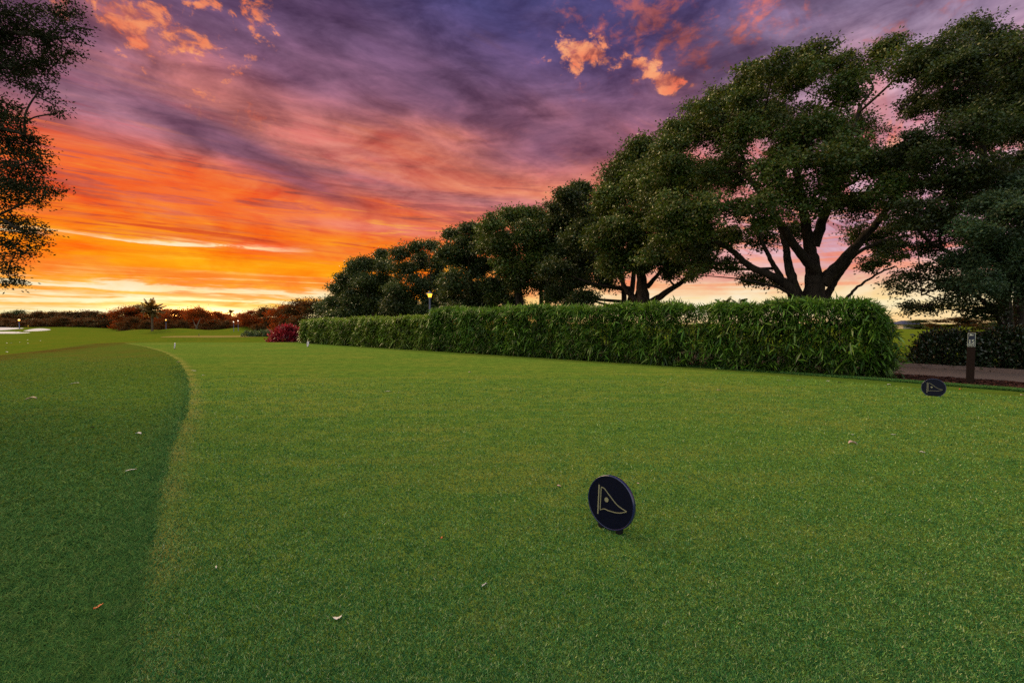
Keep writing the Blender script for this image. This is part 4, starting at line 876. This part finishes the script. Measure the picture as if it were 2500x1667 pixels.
def text(body, size, x, z, name, ux=1.0):
    cu = bpy.data.curves.new(name, 'FONT'); cu.body = body; cu.size = size; cu.align_x = 'CENTER'; cu.align_y = 'CENTER'; cu.extrude = .001; cu.offset = size*.012
    o = bpy.data.objects.new(name, cu); COL.objects.link(o); bpy.context.view_layer.update()
    me = bpy.data.meshes.new_from_object(o.evaluated_get(bpy.context.evaluated_depsgraph_get())); bpy.data.objects.remove(o)
    me.materials.clear(); me.materials.append(PLW); o = bpy.data.objects.new(name, me); COL.objects.link(o); o.parent = plate
    o.location = (x, fyo, z); o.rotation_euler = (R(90), 0, 0); o.scale = (ux, 1, 1); return o
nb = MB()
def arc(cx_, cz_, r0, r1, a0, a1, n=18, ex=1.0):
    A = np.radians(np.linspace(a0, a1, n)); return [(cx_+r1*ex*math.cos(a), cz_+r1*math.sin(a)) for a in A]+[(cx_+r0*ex*math.cos(a), cz_+r0*math.sin(a)) for a in A[::-1]]
z0 = PZ-.040
flat(nb, [(-.030, z0-.030), (-.030, z0+.040), (-.019, z0+.046), (-.019, z0-.030)]); flat(nb, [(-.040, z0-.036), (-.040, z0-.030), (-.009, z0-.030), (-.009, z0-.036)]); flat(nb, [(-.041, z0+.034), (-.041, z0+.040), (-.030, z0+.040), (-.030, z0+.034)])
flat(nb, [(.004, z0+.008), (.008, z0+.045), (.040, z0+.045), (.038, z0+.034), (.014, z0+.034), (.012, z0+.012)]); flat(nb, arc(.018, z0-.010, .017, .027, -140, 118, 22, .9))
nb.build('number', PLW, plate)
text('PAR 4', .034, 0, PZ-.117, 'lettering', .95)

# ================================================================ lamps
DARKM = plain('lamp_post_paint', (.12,.13,.22), 0.35, 0.5, metal=.3, var=.1); CAPM = plain('lamp_cap_grey', (.13,.15,.22), 0.3, 0.5, metal=.4, var=.1)
GLOW = plain('lamp_glass_lit', (.9,.5,.1), 0.4, emis=(1, .42, .03, 1), es=3.0); GLOWO = plain('far_lamp_glass_lit', (.9,.5,.1), 0.4, emis=(1, .30, .02, 1), es=5.0); GLOWW = plain('far_lamp_glass_pale', (.9,.6,.5), 0.4, emis=(1, .75, .55, 1), es=2.5)
def lamp(label, base, h, glow, k_=1.0, group=None):
    T = thing('lamp_post', label, 'lamp post', base, 0, group)
    MB().lathe([(.11*k_, 0), (.11*k_, .15), (.065*k_, .22), (.058*k_, h-.42*k_), (.062*k_, h-.40*k_)], 14).build('pole', DARKM, T, smooth=True)
    MB().lathe([(.062*k_, h-.40*k_), (.10*k_, h-.38*k_), (.10*k_, h-.35*k_), (.085*k_, h-.34*k_)], 14).build('collar', CAPM, T)
    MB().lathe([(.085*k_, h-.34*k_), (.135*k_, h-.15*k_), (.135*k_, h-.13*k_)], 14).build('lamp_glass', glow, T, smooth=True)
    cp_ = MB().lathe([(.215*k_, h-.135*k_), (.21*k_, h-.115*k_), (.10*k_, h-.06*k_), (.035*k_, h-.03*k_), (.02*k_, h)], 18).build('cap', CAPM, T)
    MB().lathe([(.012*k_, h-.01), (.026*k_, h+.03*k_), (.008*k_, h+.07*k_)], 10).build('finial', CAPM, cp_)
    return T
pl = on(1050, 27.0)
lamp('lamp post with a glowing amber lantern and grey cap behind the hedge', (pl[0], pl[1], 0), (HZ-712)/FP*27+CAMZ, GLOW)
GLF = 'small far lamps by the trees'
def farlamp(px, py, depth, glow, label, k_): p = on(px, depth); lamp(label, p, (HZ-py)/FP*depth+CAMZ-p[2]+.25*k_, glow, k_, GLF)
farlamp(48, 782, 128, GLOWO, 'bright orange lamp before the trees at far left', 1.5); farlamp(406, 781.5, 112, GLOWO, 'small orange lamp right of the palm', 1.0)
farlamp(571, 786, 100, GLOWW, 'left one of the two pale path lamps behind the mounds', .8); farlamp(582, 783.5, 98, GLOWW, 'right and taller one of the two pale path lamps', .8)
YEL = plain('yellow_paint', (.65,.33,.02), 0.6)
pk_ = hit(69, 800.5); T = thing('course_marker', 'tiny yellow marker between the far bunkers', 'marker', pk_)
MB().box((0, 0, .3), (.07, .07, .6), 0, .01).build('stake', YEL, T); MB().box((0, -.01, .62), (.30, .05, .34), 0, .02).build('plate', YEL, T)

# far building with a blue roof beyond the gap
BLR = plain('blue_roof', (.035,.045,.10), 0.5, var=.2, sc=2); CRM = plain('cream_wall', (.35,.30,.24), 0.8, var=.1, sc=3); DKW = plain('dark_glass', (.01,.012,.016), 0.1)
pb_ = on(2208, 118); T = thing('distant_pavilion', 'low far building with a dark blue hipped roof seen in the gap', 'building', (pb_[0], pb_[1], pb_[2]))
MB().box((0, 0, .6), (4.2, 4.0, 1.2)).build('wall', CRM, T)
MB().add([(-2.6,-2.5,1.2),(2.6,-2.5,1.2),(2.6,2.5,1.2),(-2.6,2.5,1.2),(-1.0,0,2.1),(1.0,0,2.1)], [(0,1,5,4),(1,2,5),(2,3,4,5),(3,0,4),(3,2,1,0)]).build('roof', BLR, T)
MB().box((-1.0, -2.01, .6), (.7, .04, .5)).build('window', DKW, T); MB().box((1.0, -2.01, .55), (.8, .04, .9)).build('door', DKW, T)

# ================================================================ fallen leaves
LFP = plain('dry_leaf_pink', (.62,.40,.34), 0.6, .3, var=.25, sc=40); LFW = plain('dry_leaf_pale', (.55,.50,.50), 0.6, .3, var=.2, sc=40); LFR = plain('dry_leaf_orange', (.55,.10,.03), 0.6, .3, var=.3, sc=40)
def leaf_obj(label, px, py, L, w, ang, mat, curl=.5, lift=.012, group=None, seed=0, tri=False):
    r = np.random.default_rng(seed); p = hit(px, py) if py < 900 else gp(px, py, 0); p[2] = float(H(p[0], p[1]))
    s_ = np.linspace(0, 1, 9); pr_ = np.sin(s_*math.pi)**.7 if not tri else (1-s_)*1.1+.05; V = []
    for i, q in enumerate(s_):
        for sg in (-1, -.5, 0, .5, 1):
            V.append(((q-.5)*L, sg*pr_[i]*w/2+.15*w*math.sin(q*4+seed), lift+curl*w*.5*abs(sg)**1.5*pr_[i]+.18*L*curl*math.sin(q*math.pi*1.5+seed)*.5+r.normal()*.0015+.004))
    F = [(i*5+j, (i+1)*5+j, (i+1)*5+j+1, i*5+j+1) for i in range(8) for j in range(4)]
    o = mesh('fallen_leaf', V, F, mat, smooth=True); sm = o.modifiers.new('thickness', 'SOLIDIFY'); sm.thickness = .0012
    o.location = tuple(p); o.rotation_euler = (0, 0, R(ang)); return tag(o, label, 'leaf', group or 'fallen leaves on the grass')
LV = [(2082,1085,.135,.050,10,LFP,'largest curled pink leaf, on the tee right of the near marker',.9,0),(2082,1064,.04,.03,60,LFW,'tiny yellowish leaf just beyond the largest pink one',.6,0),
 (827,1514,.040,.034,60,LFW,'pale triangular leaf scrap at the bottom of the tee',.2,1),(241,1486,.050,.014,78,LFR,'narrow orange red leaf in the dark rough at lower left',.3,0),
 (181,934,.26,.055,2,LFW,'long pale leaf lying in the left rough',.5,0),(76,970,.20,.06,15,LFP,'pinkish curled leaf at far left of the rough',.8,0),(338,1060,.09,.05,0,LFW,'small white leaf in the rough near the tee edge',.5,0),
 (225,1043,.06,.03,40,BARK,'dark brown leaf in the rough',.6,0),(474,906,.20,.045,0,LFW,'thin pale leaf on the far part of the tee at left',.4,0),(497,917,.10,.03,0,LFW,'shorter pale leaf just right of the thin one',.4,0),
 (434,885,.12,.06,20,LFP,'pink leaf on the edge between rough and tee',.5,0),(946,957,.14,.035,0,LFW,'pale greenish leaf on the tee, left of centre',.4,0),(1147,910,.09,.06,30,LFP,'small pink leaf on the tee before the hedge joint',.6,0),
 (1755,954,.10,.04,0,LFP,'small pale pink leaf on the tee before the near hedge',.5,0),(1926,930,.12,.04,0,LFW,'flat pale leaf near the collar of the near hedge',.3,0),(2170,940,.10,.06,20,LFW,'white leaf at the foot of the hedge end',.5,0),
 (2021,931,.12,.05,0,LFW,'bluish pale leaf against the collar grass',.2,0),(2050,935,.12,.05,0,BARK,'dark leaf beside the bluish one',.4,0),(2345,952,.08,.05,0,LFR,'orange leaf on the tee edge right of the far marker',.5,0),(2496,966,.09,.05,10,LFP,'pink leaf at the right border of the picture',.5,0),
 (1365,1190,.035,.03,30,LFP,'small pink leaf left of the near marker',.5,0),(1558,1184,.022,.018,0,LFP,'tiny pink leaf right of the near marker',.5,0),(1078,1318,.022,.012,70,LFR,'tiny reddish leaf on the lower tee',.5,0),(528,1390,.05,.008,-60,LFW,'curved pale twig like leaf on the lower left tee',.7,0),
 (1182,1434,.045,.008,50,LFW,'straw coloured leaf sliver on the lower tee',.3,0),(320,1150,.10,.02,60,LFW,'straw coloured blade along the tee edge',.3,0),(2252,1107,.05,.03,-30,LFW,'small grey leaf right of the largest pink one',.5,0),(2180,1063,.07,.02,-10,LFW,'thin straw leaf behind the small grey one',.3,0)]
for i, (px, py, L, w, a, m_, lb, cu, tr) in enumerate(LV): leaf_obj(lb, px, py, L*.85, w*.75, a, m_, cu, seed=i, tri=bool(tr))
rs = np.random.default_rng(9)
for px, py in [(16,838),(28,837),(50,836),(67,830),(68,838),(98,832),(14,850),(16,860)]:
    leaf_obj('tiny pale leaf scattered on the fairway at far left', px, py, .26, .12, rs.uniform(0, 180), LFW, .5, .02, 'pale leaves scattered on the left fairway', int(px))
